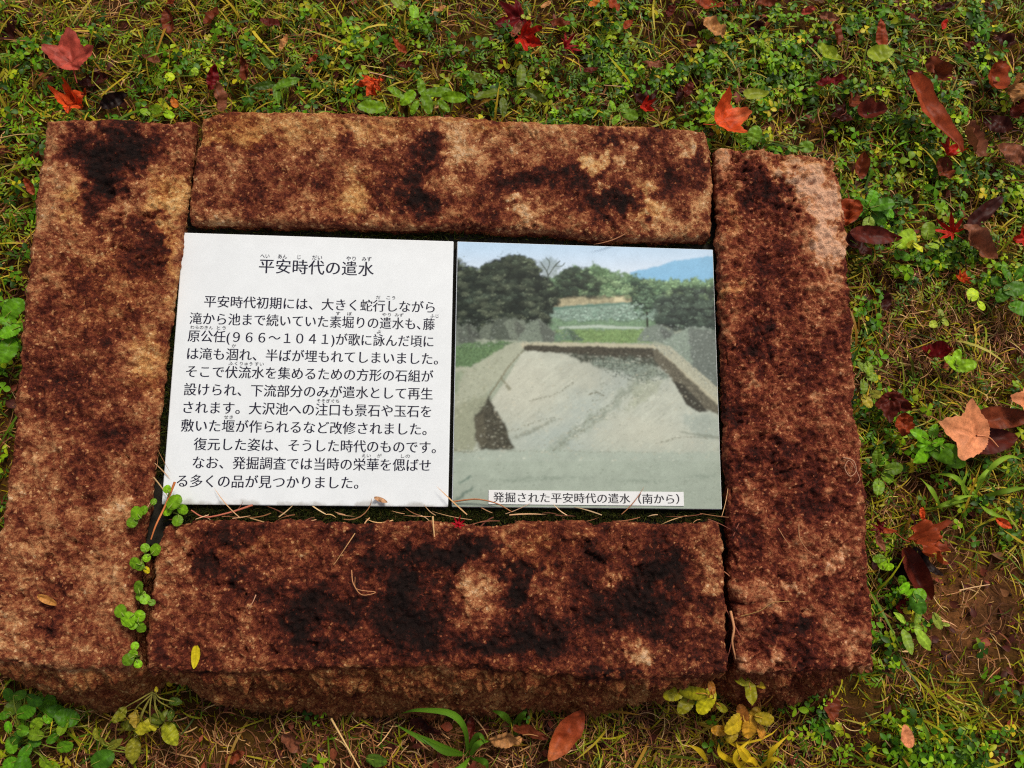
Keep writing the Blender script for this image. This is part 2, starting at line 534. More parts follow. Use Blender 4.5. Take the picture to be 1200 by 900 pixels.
stone('stone_block', 'long granite block left of the white panel, with a black stain at its far end',
      top=[(52, 141), (75, 136), (110, 139), (150, 137), (190, 141), (231, 140)],
      right=[(150, 786), (155, 740), (166, 650), (176, 590), (191, 450), (208, 310), (220, 220), (231, 140)],
      bottom=[(-22, 776), (30, 784), (90, 788), (150, 786)],
      left=[(-22, 776), (-8, 660), (2, 590), (16, 440), (32, 300), (42, 200), (52, 141)],
      front_px=[(-60, 790), (0, 802), (40, 822), (80, 836), (120, 830), (165, 800)],
      base=0.19,
      stain=[(128, 172, 44, 30, -1.7), (128, 210, 24, 18, -1.3), (175, 160, 26, 20, -.7), (165, 290, 32, 38, -.75), (190, 265, 10, 40, -.5),
             (115, 255, 16, 40, -.5), (200, 222, 26, 26, .75), (86, 235, 15, 22, .75), (140, 235, 13, 28, .65), (118, 285, 5, 26, .8, 18), (60, 215, 16, 50, .35), (70, 160, 12, 20, .3),
             (178, 250, 18, 12, .6), (205, 300, 8, 60, .5), (100, 380, 22, 60, -.45), (120, 350, 20, 30, -.3), (180, 420, 18, 30, .4), (168, 400, 12, 30, .25), (50, 420, 25, 70, -.35), (75, 470, 40, 60, -.45),
             (140, 515, 22, 16, -.7), (100, 560, 25, 40, -.4), (140, 600, 24, 40, .2), (40, 540, 20, 12, .4), (30, 480, 12, 20, .2), (120, 680, 28, 30, .25), (22, 765, 20, 16, .6), (50, 735, 14, 12, -.5), (60, 690, 30, 40, -.1), (85, 640, 40, 25, -.1)],
      tint=[(200, 222, 26, 26, 1), (86, 235, 15, 22, .9), (180, 430, 22, 40, .8), (205, 300, 10, 70, .8), (178, 250, 20, 15, .7), (130, 330, 60, 60, .4)],
      rough=1.0, seed=1.3, lower=0.22, red=0.08)

stone('stone_block', 'long weathered granite block along the far side, behind the two panels, with pale tan patches',
      top=[(235, 136), (262, 127), (300, 127), (420, 129), (520, 133), (610, 139), (700, 143), (780, 147), (826, 150)],
      right=[(836, 280), (837, 220), (835, 170), (826, 150)],
      bottom=[(220, 262), (345, 264), (450, 268), (545, 268), (640, 272), (700, 279), (770, 282), (836, 280)],
      left=[(220, 262), (219, 235), (227, 180), (235, 136)],
      front_px=None, base=0.22,
      stain=[(492, 195, 22, 40, -1.3, 12), (480, 235, 36, 22, -.9), (505, 165, 14, 16, -.5), (250, 175, 20, 14, -.5), (290, 235, 40, 20, -.5), (255, 225, 20, 20, -.4), (350, 215, 40, 14, -.35),
             (620, 205, 70, 12, -.9), (600, 222, 40, 12, -.7), (720, 240, 36, 16, -1.3), (690, 205, 50, 26, -.7), (745, 165, 30, 14, -.8), (715, 166, 14, 6, -.7), (800, 215, 22, 22, -.8), (825, 195, 10, 22, -.9), (560, 240, 40, 16, -.5), (660, 235, 30, 16, -.4), (780, 195, 24, 20, -.5),
             (440, 195, 30, 20, -.2), (410, 170, 14, 24, -.5), (300, 175, 18, 10, -.3),
             (698, 187, 15, 14, 1.5), (707, 219, 10, 7, 1.0), (414, 226, 22, 20, .7), (762, 238, 14, 18, 1.1), (785, 258, 22, 10, .6), (340, 148, 80, 16, .5), (450, 150, 50, 12, .4), (590, 152, 60, 12, .3), (612, 246, 13, 16, .9), (540, 175, 22, 20, .5), (500, 208, 8, 12, .8), (525, 150, 30, 10, .3), (812, 180, 10, 8, .9), (820, 250, 8, 14, .6), (735, 190, 6, 5, .7)],
      tint=[(330, 150, 120, 24, .6), (414, 226, 30, 24, .8), (698, 187, 15, 14, .7), (270, 150, 40, 20, .7), (600, 140, 200, 8, .8), (762, 238, 14, 18, .6)],
      rough=0.75, seed=11.9, lower=-0.6, red=0.0)

stone('stone_block', 'craggy dark maroon granite block right of the photo panel, pale at its far corner',
      top=[(836, 172), (850, 170), (905, 175), (965, 181), (976, 186)],
      right=[(1028, 783), (1020, 640), (1017, 560), (1005, 480), (1000, 340), (993, 262), (986, 210), (976, 186)],
      bottom=[(866, 788), (910, 793), (960, 790), (1028, 783)],
      left=[(866, 788), (861, 740), (855, 640), (852, 590), (848, 480), (842, 300), (836, 172)],
      front_px=[(860, 812), (900, 826), (940, 826), (985, 812), (1040, 790)],
      base=-0.06,
      stain=[(955, 215, 26, 34, 1.6), (968, 265, 20, 50, 1.5), (925, 198, 24, 12, 1.0), (975, 310, 14, 40, .8), (860, 255, 12, 38, .65), (855, 340, 10, 20, .7), (850, 190, 12, 14, .7), (870, 180, 30, 6, .5),
             (905, 222, 22, 26, -.7), (880, 200, 14, 18, -.5), (905, 290, 28, 24, -.2), (885, 395, 18, 30, -.8), (910, 530, 24, 20, -.5), (875, 545, 14, 24, -.4), (868, 610, 10, 40, -.5), (960, 590, 26, 22, -.5), (965, 340, 20, 12, .4), (888, 330, 18, 8, .5),
             (886, 460, 8, 10, .8), (912, 415, 6, 18, .5), (952, 465, 5, 10, .7), (880, 570, 8, 16, .7), (963, 662, 5, 12, 1.2), (992, 657, 8, 10, .9), (926, 691, 12, 5, 1.1), (945, 717, 8, 6, .9), (895, 700, 20, 40, .25), (980, 745, 22, 20, .5), (1005, 770, 18, 12, .7), (905, 760, 10, 14, .6), (930, 738, 28, 14, -.8), (890, 735, 16, 16, -.6), (1000, 690, 20, 30, .15), (878, 780, 10, 14, .7), (940, 768, 30, 10, -.4), (1010, 620, 8, 60, .25), (995, 500, 8, 60, .2)],
      tint=[(860, 255, 14, 40, .5), (855, 340, 10, 20, .8), (940, 190, 60, 14, .5)],
      rough=1.4, seed=23.4, lower=0.12, red=0.62)

stone('stone_block', 'near granite block below the two panels, blotched with black lichen, its front face showing',
      top=[(190, 614), (260, 609), (340, 608), (420, 612), (500, 610), (560, 613), (640, 609), (700, 611), (780, 613), (846, 610)],
      right=[(858, 792), (855, 740), (850, 660), (846, 610)],
      bottom=[(168, 790), (250, 793), (330, 790), (420, 786), (500, 783), (560, 785), (640, 794), (700, 799), (780, 799), (858, 792)],
      left=[(168, 790), (174, 700), (181, 640), (190, 614)],
      front_px=[(150, 792), (190, 800), (230, 822), (300, 834), (420, 838), (520, 838), (640, 834), (740, 830), (800, 818), (860, 798)],
      base=-0.13,
      stain=[(530, 648, 50, 16, -1.5), (468, 680, 16, 26, -1.3, 20), (435, 660, 20, 14, -.9), (480, 735, 36, 34, -1.2), (608, 690, 16, 40, -1.4), (605, 752, 42, 16, -1.3), (560, 762, 30, 10, -.9), (700, 715, 26, 22, -1.1), (745, 700, 18, 30, -.9), (780, 665, 24, 22, -1.1), (770, 720, 20, 20, -.9), (690, 650, 24, 14, -.6),
             (365, 705, 28, 24, -1.1), (345, 740, 20, 20, -1.0), (400, 760, 40, 14, -.8), (275, 628, 40, 12, -.7), (240, 660, 14, 20, -.8), (275, 675, 20, 8, -.7), (310, 690, 20, 14, -.5), (420, 625, 30, 10, -.7), (410, 720, 26, 20, -.8), (515, 700, 16, 30, -.6), (650, 740, 24, 26, -.8), (820, 700, 20, 24, -.5), (800, 760, 30, 16, -.4), (725, 790, 40, 6, -.9),
             (748, 765, 20, 14, 1.2), (556, 692, 14, 10, .6), (545, 730, 20, 16, .2), (576, 710, 10, 10, .5), (640, 690, 30, 30, .2), (520, 745, 60, 30, -.35), (440, 690, 60, 40, -.3), (700, 690, 70, 40, -.3), (635, 650, 26, 12, .3), (230, 730, 36, 40, .3), (205, 680, 18, 40, .3), (320, 650, 40, 14, .2), (445, 700, 12, 8, .4), (705, 705, 5, 6, 1.4), (835, 650, 10, 30, .3), (770, 690, 14, 6, .5), (805, 770, 6, 10, 1.0), (715, 680, 4, 4, 1), (300, 760, 60, 14, .12), (600, 630, 60, 6, .2)],
      tint=[(640, 640, 60, 20, .5), (300, 640, 60, 14, .4), (500, 800, 300, 20, .6)],
      rough=1.1, seed=37.7, lower=0.42, red=0.1)

# ------------------------------------------------------------------ bed between the stones and the two panels
def box_mesh(name, x0, x1, y0, y1, z0, z1, bev, C=None):
    import bmesh
    bm = bmesh.new()
    bmesh.ops.create_cube(bm, size=1.0)
    for v in bm.verts:
        v.co = Vector(((x0 + x1) / 2 + v.co.x * (x1 - x0), (y0 + y1) / 2 + v.co.y * (y1 - y0), (z0 + z1) / 2 + v.co.z * (z1 - z0)))
    if bev:
        bmesh.ops.bevel(bm, geom=bm.edges[:], offset=bev, segments=2, affect='EDGES', profile=0.5)
    me = bpy.data.meshes.new(name)
    bm.to_mesh(me); bm.free()
    return me

bed = obj('mortar_bed', box_mesh('mortar_bed', -0.345, 0.345, -0.19, 0.19, -0.02, ZP - 0.012, 0.002), M_BED, loc=(0.303, 0.148, 0))
tag(bed, 'dark mossy mortar bed showing in the gaps around the two panels', 'mortar bed')

tile = obj('text_panel', box_mesh('text_panel', -0.1497, 0.1497, -0.1492, 0.1492, ZP - 0.0125, ZP, 0.0012), M_WHITE, loc=(0.1497, 0.1499, 0))
tag(tile, 'square white tile with Japanese text, left of the photo panel', 'sign')

def text_mesh(name, body, x0, x1, yc, size, kx, ky, squeeze=True):
    """a line of text as a flat mesh, from x0 to x1, centred on yc; thin horizontals and thick verticals"""
    cu = bpy.data.curves.new('line', 'FONT')
    cu.body = body
    cu.size = 1.0
    cu.resolution_u = 4
    ob = bpy.data.objects.new('line', cu)
    col.objects.link(ob)
    dg = bpy.context.evaluated_depsgraph_get()
    me = bpy.data.meshes.new_from_object(ob.evaluated_get(dg))
    n = len(me.vertices)
    V = np.zeros(n * 3); me.vertices.foreach_get('co', V); V = V.reshape(-1, 3)
    cnt, F = {}, []
    for p in me.polygons:
        vs = list(p.vertices)
        F.append(vs)
        for a, b in zip(vs, vs[1:] + vs[:1]):
            k = (min(a, b), max(a, b))
            cnt[k] = None if k in cnt else (a, b)
    N = np.zeros((n, 2))
    flip = 1 if (len(me.polygons) == 0 or me.polygons[0].normal.z > 0) else -1
    for e in cnt.values():
        if e:
            d = V[e[1], :2] - V[e[0], :2]
            d /= np.linalg.norm(d) + 1e-9
            q = np.array([d[1], -d[0]]) * flip
            N[e[0]] += q; N[e[1]] += q
    N /= np.maximum(np.linalg.norm(N, axis=1), 1e-6)[:, None]
    nx = N[:, 0]; ny = N[:, 1]
    V[:, 0] += kx * nx; V[:, 1] += ky * ny
    bpy.data.objects.remove(ob); bpy.data.curves.remove(cu)
    lo, hi = V[:, 0].min(), V[:, 0].max()
    sx = (x1 - x0) / (hi - lo) if x1 else size
    V[:, 0] = x0 + (V[:, 0] - lo) * sx
    V[:, 1] = yc + (V[:, 1] - 0.38) * size
    V[:, 2] = 0
    me.vertices.foreach_set('co', V.ravel().astype(np.float32))
    me.update()
    return me

def text(name, parent, body, x0, x1, yc, size, mat=M_INK, kx=0.015, ky=-0.010, lift=0.0004, label=None):
    me = text_mesh(name, body, x0, x1, yc, size, kx, ky)
    o = obj(name, me, mat, parent)
    p = parent.matrix_basis.translation
    pz = ZP
    g = parent.parent
    base = np.array(parent.location) + (np.array(g.location) if g else 0)
    o.location = (-base[0], -base[1], pz + lift - base[2])
    if label:
        o['label'] = label
    return o

text('title', tile, '平安時代の遣水', 0.0850, 0.2112, 0.2633, 0.0182, kx=0.014, ky=-0.009)
LINES = ['平安時代初期には、大きく蛇行しながら', '滝から池まで続いていた素堀りの遣水も､藤', '原公任(９６６～１０４１)が歌に詠んだ頃に', 'は滝も涸れ、半ばが埋もれてしまいました。',
         'そこで伏流水を集めるための方形の石組が', '設けられ、下流部分のみが遣水として再生', 'されます。大沢池への注口も景石や玉石を', '敷いた堰が作られるなど改修されました。',
         '復元した姿は、そうした時代のものです。', 'なお、発掘調査では当時の栄華を偲ばせ', 'る多くの品が見つかりました。']
X0 = [.0286, .0146, .0140, .0148, .0150, .0142, .0150, .0140, .0286, .0290, .0140]
X1 = [.2800, .2806, .2795, .2850, .2803, .2800, .2790, .2745, .2850, .2800, .2034]
PITCH = 0.01955
for i, (s, a, b) in enumerate(zip(LINES, X0, X1)):
    text('text_line', tile, s, a, b, 0.2212 - i * PITCH, 0.0147)
RUBY = [('へい', .0858, .0958, .2748), ('あん', .1050, .1150, .2748), ('じ', .1265, .1300, .2748), ('だい', .1425, .1535, .2748), ('やり', .1800, .1905, .2748), ('みず', .1975, .2080, .2748)]
for s, a, b, y in RUBY:
    text('furigana', tile, s, a, b, y, 0.0058, kx=0.006, ky=-0.004)
# small readings above words of the body: line, centre in characters from the line's start, text
for ln, ch, s in [(0, 13.5, 'だ'), (0, 14.5, 'こう'), (1, 11.4, 'す'), (1, 12.3, 'ぼ'), (1, 15.2, 'やり'), (1, 16.2, 'みず'), (1, 19.0, 'ふじ'), (2, 1.0, 'わらのきん'), (2, 2.5, 'とう'), (2, 14.7, 'よ'), (3, 3.5, 'か'),
                  (4, 3.5, 'ふく'), (4, 4.5, 'りゅう'), (4, 5.5, 'すい'), (6, 10.9, 'そそぎぐち'), (7, 3.5, 'せき'), (9, 13.0, 'えい'), (9, 14.0, 'が'), (9, 16.0, 'しの')]:
    p = (0.2803 - 0.0150) / 19
    w = min(len(s) * 0.0048, p * (1.9 if len(s) > 3 else 0.95))
    c = X0[ln] + ch * p
    text('furigana', tile, s, c - w / 2, c + w / 2, 0.2212 - ln * PITCH + 0.0096, 0.0045, mat=M_INK2, kx=0.0, ky=0.0)

# the printed photograph
pt = obj('photo_panel', box_mesh('photo_panel', -0.1482, 0.1482, -0.1492, 0.1492, ZP - 0.0125, ZP, 0.0012), M_WHITE, loc=(0.4515, 0.1499, 0))
tag(pt, 'square tile printed with a colour photograph of an excavation, right of the text tile', 'photo panel')

TAU = 2 * math.pi
def paint():
    n = 420
    xs = np.linspace(0.3042, 0.5988, n); ys = np.linspace(0.0015, 0.2983, n)
    X, Y = np.meshgrid(xs, ys)
    P = np.stack([X.ravel(), Y.ravel(), np.full(X.size, ZP)], 1)
    px = to_px(P); x, y = px[:, 0], px[:, 1]
    Q = np.stack([x, y, 0 * x], 1)
    f = lambda s, o=3, k=0.0, g=.55: fbm(Q, s, o, k, g)
    C = np.zeros((len(x), 3))
    def inside_poly(pts, wx, wy):
        ins = np.zeros(len(wx), bool)
        pts = list(pts)
        for (x0, y0), (x1, y1) in zip(pts, pts[1:] + pts[:1]):
            ins ^= ((y0 > wy) != (y1 > wy)) & (wx < (x1 - x0) * (wy - y0) / (y1 - y0 + 1e-9) + x0)
        return ins
    def blur(a, r):
        g = a.reshape(n, n)
        for _ in range(r):
            g = np.pad(g, 1, mode='edge')
            g = (g[1:-1] * 2 + g[:-2] + g[2:]) / 4
            g = (g[:, 1:-1] * 2 + g[:, :-2] + g[:, 2:]) / 4
        return g.ravel()
    def poly(pts, c, rough=0.0, sc=0.12, alpha=1.0, var=0.0, vs=0.2, soft=2, seed=0.0, grain=.3):
        nonlocal C
        wx = x + rough * (f(sc, 3, 5.1 + seed) + .5 * f(sc * 3.5, 2, 1.1 + seed)); wy = y + rough * (f(sc, 3, 9.3 + seed) + .5 * f(sc * 3.5, 2, 3.7 + seed))
        a = inside_poly(pts, wx, wy).astype(float)
        if soft:
            a = blur(a, soft)
        cc = lin(c)[None] * np.exp(2.1 * var * (f(vs, 4, 2.2 + seed, .75) + grain * f(.55, 2, 6.1 + seed, .8)))[:, None]
        a = a[:, None] * alpha
        C = C * (1 - a) + cc * a
    hx, hy = xs[1] - xs[0], ys[1] - ys[0]
    rp = np.random.default_rng(21)
    def splat(cx, cy, rx, ry, c, alpha):
        p = at(cx, cy, ZP)
        k = rx / 1040.0
        i0, i1 = int((p[0] - k - xs[0]) / hx), int((p[0] + k - xs[0]) / hx) + 2
        k2 = ry / 1040.0
        j0, j1 = int((p[1] - k2 - ys[0]) / hy), int((p[1] + k2 - ys[0]) / hy) + 2
        i0, i1, j0, j1 = max(i0, 0), min(i1, n), max(j0, 0), min(j1, n)
        if i0 >= i1 or j0 >= j1:
            return
        ii, jj = np.meshgrid(np.arange(i0, i1), np.arange(j0, j1))
        d = ((xs[ii] - p[0]) / k) ** 2 + ((ys[jj] - p[1]) / k2) ** 2
        a = (np.clip(1.25 - d * 1.25, 0, 1) * alpha * rp.uniform(.5, 1.2, d.shape)).clip(0, 1)[..., None]
        idx = jj * n + ii
        C[idx] = C[idx] * (1 - a) + lin(c) * a
    def clumps(pts, count, size, colours, alpha=.7, light=None):
        """leaf clumps inside an outline: dark masses with lighter tops"""
        A_ = np.array(pts, float)
        q = np.stack([rp.uniform(A_[:, 0].min(), A_[:, 0].max(), count * 3), rp.uniform(A_[:, 1].min(), A_[:, 1].max(), count * 3)], 1)
        q = q[inside_poly(pts, q[:, 0], q[:, 1])][:count]
        q = q[np.argsort(q[:, 1])]
        for cx, cy in q:
            r_ = size * rp.uniform(.5, 1.3)
            c = np.array(colours[rp.integers(len(colours))]) * rp.uniform(.85, 1.15)
            splat(cx, cy + r_ * .5, r_ * 1.2, r_ * .7, np.array(colours[0]) * .75, alpha)
            splat(cx, cy, r_ * 1.1, r_ * .6, c, alpha)
            for _ in range(3):
                splat(cx + rp.normal(0, r_ * .6), cy - r_ * .2 + rp.normal(0, r_ * .35), 1.3, 1.0, c * 1.35, alpha * .8)
    def branch(pts, w, c, alpha=.8):
        for cx, cy in spline([(*p, 0) for p in pts], 26)[:, :2]:
            splat(cx, cy, w, w, c, alpha)
    sky = smooth(283, 335, y)[:, None]
    C = lin((186, 212, 236)) * (1 - sky) + lin((214, 224, 236)) * sky
    C = np.broadcast_to(C, (len(x), 3)).copy()
    poly([(500, 345), (900, 345), (900, 620), (500, 620)], (150, 158, 140), 0, var=.1)
    poly([(738, 319), (755, 316), (775, 311), (790, 305), (806, 304), (815, 302), (828, 300), (840, 299), (840, 335), (738, 335)], (134, 184, 218), 1.0, var=.03)
    # far trees
    poly([(640, 330), (655, 318), (672, 314), (690, 312), (705, 312), (715, 318), (726, 322), (736, 320), (745, 328), (770, 326), (800, 327), (840, 328), (840, 352), (640, 352)], (112, 140, 106), 7, .12, var=.45, vs=.22, seed=1)
    poly([(730, 330), (745, 322), (752, 330), (770, 332), (840, 334), (840, 356), (730, 356)], (86, 112, 86), 6, .14, var=.5, vs=.25, seed=2)
    poly([(650, 326), (664, 315), (680, 314), (692, 318), (700, 330), (704, 350), (650, 352)], (52, 66, 54), 6, .14, var=.5, vs=.3, seed=3)
    poly([(686, 322), (700, 311), (712, 316), (722, 326), (724, 346), (690, 348)], (84, 110, 78), 5, .16, var=.5, vs=.3, seed=4)
    # bank and pond
    poly([(640, 350), (700, 346), (735, 345), (745, 350), (745, 358), (640, 362)], (164, 156, 126), 2, var=.2)
    poly([(720, 348), (733, 347), (733, 353), (720, 354)], (206, 196, 160), 1)
    poly([(640, 361), (690, 357), (760, 353), (770, 356), (775, 388), (640, 388)], (130, 152, 138), 1.5, var=.3, vs=.5, seed=5)
    poly([(640, 361), (690, 357), (745, 354), (745, 356), (690, 360), (640, 364)], (96, 126, 112), 1)
    poly([(640, 372), (680, 376), (770, 374), (775, 388), (640, 388)], (112, 140, 108), 3, var=.3, vs=.3, alpha=.85, seed=6)
    poly([(655, 383), (700, 381), (760, 384), (760, 386.5), (700, 384.5), (655, 386)], (176, 190, 176), .6)
    poly([(650, 386), (760, 386.5), (765, 402), (650, 402)], (116, 142, 92), 2, var=.3, vs=.3, seed=7)
    # nearer dark trees
    tr = [(520, 296), (536, 303), (546, 312), (562, 317), (570, 309), (582, 306), (592, 300), (604, 300), (618, 302), (628, 308), (634, 318), (640, 326), (650, 335), (654, 350), (646, 364), (642, 380), (600, 386), (520, 392)]
    poly(tr, (46, 56, 48), 6, .13, var=.75, vs=.16, seed=8)
    poly([(560, 330), (590, 318), (626, 322), (640, 345), (634, 366), (575, 372), (560, 352)], (66, 76, 64), 14, .2, var=.6, vs=.28, alpha=.5, seed=9)
    for k, (cx, cy, rx_, ry_) in enumerate([(552, 325, 16, 7), (600, 314, 16, 6), (583, 330, 14, 6), (615, 336, 14, 7), (560, 350, 18, 8), (632, 350, 9, 8), (600, 352, 16, 7), (800, 345, 16, 5), (820, 356, 14, 6), (672, 322, 14, 5), (790, 362, 12, 5)]):
        th = np.linspace(0, TAU, 14)[:-1]
        poly([(cx + rx_ * math.cos(q), cy + ry_ * math.sin(q)) for q in th], (84, 98, 82), 9, .22, alpha=.55, var=.6, vs=.35, seed=50 + k)
    poly([(630, 306), (640, 302), (650, 304), (658, 312), (652, 326), (638, 328), (632, 318)], (96, 112, 96), 5, .25, alpha=.55 , var=.5, vs=.4, seed=10)
    poly([(739, 330), (752, 328), (764, 336), (768, 350), (762, 368), (744, 372), (740, 350)], (58, 76, 62), 6, .16, var=.6, vs=.3, seed=11)
    poly([(768, 352), (780, 340), (800, 335), (820, 338), (845, 332), (845, 392), (800, 388), (766, 380), (775, 366)], (56, 66, 60), 6, .14, var=.6, vs=.26, seed=12)
    poly([(757.5, 366), (759, 366), (759, 384), (757, 384)], (44, 48, 40), 0)
    poly([(520, 372), (560, 368), (640, 370), (640, 384), (560, 386), (520, 384)], (40, 48, 42), 4, var=.5, vs=.3, seed=13)
    D, MID, LT_ = (32, 40, 35), (60, 70, 57), (88, 98, 78)
    clumps([(640, 345), (655, 322), (700, 316), (730, 324), (760, 330), (840, 332), (840, 352), (700, 348)], 150, 5, [(86, 110, 84), (118, 146, 108), (134, 158, 118)], .6)
    clumps([(648, 345), (654, 324), (668, 315), (690, 316), (702, 332), (700, 348)], 70, 5, [D, (54, 68, 56), MID], .65)
    clumps(tr, 420, 6, [D, (30, 37, 32), MID, (50, 58, 48), (88, 96, 78)], .7)
    clumps([(536, 303), (546, 311), (562, 316), (570, 308), (582, 305), (592, 300), (604, 299), (618, 301), (628, 307), (634, 317), (628, 318), (600, 308), (570, 318), (545, 320)], 60, 4, [MID, LT_, D], .7)
    clumps([(768, 352), (780, 342), (800, 337), (820, 340), (845, 335), (845, 388), (800, 384), (768, 376)], 130, 6, [(44, 54, 50), (62, 76, 66), (84, 100, 86)], .6)
    clumps([(739, 332), (752, 330), (763, 338), (766, 350), (760, 366), (745, 370), (741, 350)], 55, 4, [(46, 62, 52), (72, 92, 74), (90, 112, 90)], .65)
    branch([(640, 340), (642, 322), (634, 308)], 1.3, (58, 66, 56)); branch([(642, 324), (650, 312), (656, 306)], 1.1, (66, 76, 64)); branch([(641, 318), (644, 308), (640, 302)], .9, (72, 84, 70)); branch([(650, 312), (658, 312), (662, 308)], .8, (80, 92, 78))
    branch([(758, 366), (759, 385)], 1.2, (46, 48, 38), 1)
    clumps([(648, 364), (690, 359), (752, 356), (765, 376), (660, 376)], 160, 2.6, [(106, 130, 116), (140, 158, 146), (124, 146, 132)], .4)
    # spoil heaps on the left
    def heap(pts, c, seed):
        poly(pts, np.array(c) * np.array([.98, 1.02, .97]), 2.0, .2, var=.16, vs=.3, soft=2, seed=seed)
        A_ = np.array(pts, float)
        top, rt, lo = A_[np.argmin(A_[:, 1])], A_[np.argmax(A_[:, 0])], A_[:, 1].max()
        poly([tuple(top), tuple(rt), (rt[0], lo), (top[0] + .25 * (rt[0] - top[0]), lo)], np.array(c) * .66, 3.0, .2, alpha=.75, var=.18, vs=.35, soft=3, seed=seed + .5)
    heap([(520, 382), (532, 378), (544, 385), (560, 400), (520, 410)], (118, 124, 116), 15)
    heap([(556, 398), (566, 382), (578, 378), (594, 386), (600, 398)], (108, 112, 104), 16)
    heap([(540, 392), (546, 379), (556, 384), (566, 397)], (96, 100, 94), 17)
    heap([(572, 398), (580, 374), (594, 372), (606, 398)], (84, 88, 82), 18)
    heap([(590, 378), (602, 372), (614, 376), (622, 394), (600, 398)], (116, 120, 112), 19)
    heap([(606, 398), (618, 380), (630, 373), (642, 382), (656, 394), (660, 400), (620, 401)], (122, 128, 120), 20)
    heap([(650, 392), (665, 384), (680, 396), (684, 400), (650, 400)], (104, 124, 106), 21)
    heap([(745, 400), (756, 384), (772, 380), (788, 388), (800, 402)], (122, 128, 124), 22)
    heap([(775, 400), (790, 392), (806, 384), (824, 384), (848, 390), (848, 470), (815, 440)], (138, 146, 140), 23)
    # grass on the left, sand rim, trench
    poly([(520, 410), (545, 402), (585, 400), (604, 402), (585, 412), (552, 430), (520, 434)], (94, 120, 84), 3, var=.3, vs=.35, seed=24)
    poly([(520, 432), (552, 430), (600, 402), (612, 402), (612, 410), (590, 440), (560, 470), (535, 500), (520, 510)], (164, 168, 148), 2.0, var=.06, vs=.15, soft=3, seed=25)
    poly([(520, 436), (545, 434), (530, 470), (520, 476)], (140, 152, 128), 4, var=.08, vs=.2, soft=8, seed=26)
    poly([(610, 401), (700, 402), (766, 404), (845, 470), (845, 484), (764, 412), (700, 409), (612, 409)], (180, 176, 152), 1, var=.06, vs=.3, seed=27)
    fl = [(614, 410), (764, 414), (800, 446), (845, 490), (850, 540), (515, 540), (560, 490), (590, 450)]
    poly(fl, (180, 184, 170), 2.5, var=.05, vs=.09, soft=3, seed=28)
    fa = blur(inside_poly(fl, x, y).astype(float), 2)
    nf = f(.05, 4, 71.0, .6)
    cool = np.clip(blobs(x + 14 * nf, y + 10 * nf, [(690, 480, 60, 26, .8, -40), (640, 515, 60, 16, .6), (745, 440, 40, 16, .6), (820, 500, 30, 20, .6)]), 0, 1)
    warm = np.clip(blobs(x + 14 * nf, y + 10 * nf, [(615, 450, 40, 40, .8), (760, 510, 70, 18, .7), (690, 440, 30, 14, .4), (570, 460, 30, 30, .4)]), 0, 1)
    a_ = (smooth(490, 530, y + 8 * nf) * fa * .6)[:, None]
    C = C * (1 - a_) + lin((168, 176, 163)) * a_
    u_ = (x - 650) * .62 + (y - 528) * .78                 # across the channel
    v_ = (x - 650) * .78 - (y - 528) * .62
    st = fbm(np.stack([u_ * .22, v_ * .035, 0 * u_], 1), 1.0, 4, 81.0, .6)
    C = C * (1 + .16 * st * fa)[:, None]
    for fld, cc in ((cool, (160, 174, 170)), (warm, (188, 186, 168))):
        a_ = (fld * fa * .55)[:, None]
        C = C * (1 - a_) + lin(cc) * a_
    poly([(614, 404.5), (765, 408), (770, 420), (758, 421), (700, 418), (655, 414), (614, 411)], (70, 67, 57), 1.6, var=.35, vs=.3, seed=29)
    poly([(655, 413), (700, 417), (768, 420), (776, 432), (740, 431), (705, 430), (675, 422)], (74, 78, 68), 5, .12, var=.5, vs=.35, soft=4, seed=30)
    poly([(690, 422), (745, 421), (770, 432), (785, 440), (760, 446), (715, 436)], (120, 132, 120), 6, .12, var=.45, vs=.35, alpha=.85, soft=5, seed=31)
    poly([(764, 408), (770, 409), (845, 478), (845, 486), (832, 482), (820, 480), (790, 448), (768, 424)], (100, 96, 82), 2.0, soft=3, var=.3, vs=.3, seed=32)
    poly([(788, 446), (800, 450), (822, 474), (830, 483), (818, 483), (804, 474)], (62, 60, 52), 1, .3, var=.2, vs=.3, seed=33)
    poly([(770, 404), (785, 406), (845, 458), (845, 474), (766, 404)], (172, 172, 152), 1, var=.15, vs=.3, seed=34)
    # channel winding down the floor
    for w, c, a in ((9, (150, 158, 142), .6), (3.2, (112, 122, 106), .65)):
        pts = [(770, 430), (748, 445), (738, 456), (716, 476), (690, 497), (662, 512), (648, 528)]
        lft = [(px_ - w, py_) for px_, py_ in pts]; rgt = [(px_ + w * .8, py_ + w * .3) for px_, py_ in pts[::-1]]
        poly(lft + rgt, c, 9, .10, alpha=a * .75, var=.25, vs=.3, soft=4, seed=35 + w)
    poly([(735, 452), (760, 445), (778, 446), (768, 462), (742, 478), (730, 484), (745, 464)], (150, 156, 132), 6, .15, alpha=.5, soft=5, var=.3, vs=.3, seed=36)
    poly([(600, 512), (622, 504), (650, 490), (652, 491), (625, 507), (602, 515)], (118, 122, 106), 3, .3, alpha=.6, soft=2, seed=37)
    poly([(520, 480), (572, 462), (566, 500), (556, 528), (520, 532)], (148, 152, 130), 3, .15, var=.10, vs=.25, soft=5, seed=38)
    poly([(573, 463), (580, 480), (592, 496), (602, 527), (565, 528), (556, 512), (556, 488), (566, 476)], (74, 72, 61), 2.5, .15, var=.35, vs=.12, soft=3, seed=39)
    poly([(556, 490), (566, 484), (572, 520), (560, 526)], (100, 96, 80), 2, alpha=.6, seed=40)
    poly([(586, 443), (588, 442), (600, 456), (596, 458)], (122, 120, 98), .8, alpha=.8)
    poly([(800, 486), (848, 486), (848, 516), (820, 512), (805, 500)], (152, 162, 152), 5, .15, var=.1, soft=6, seed=41, alpha=.7)
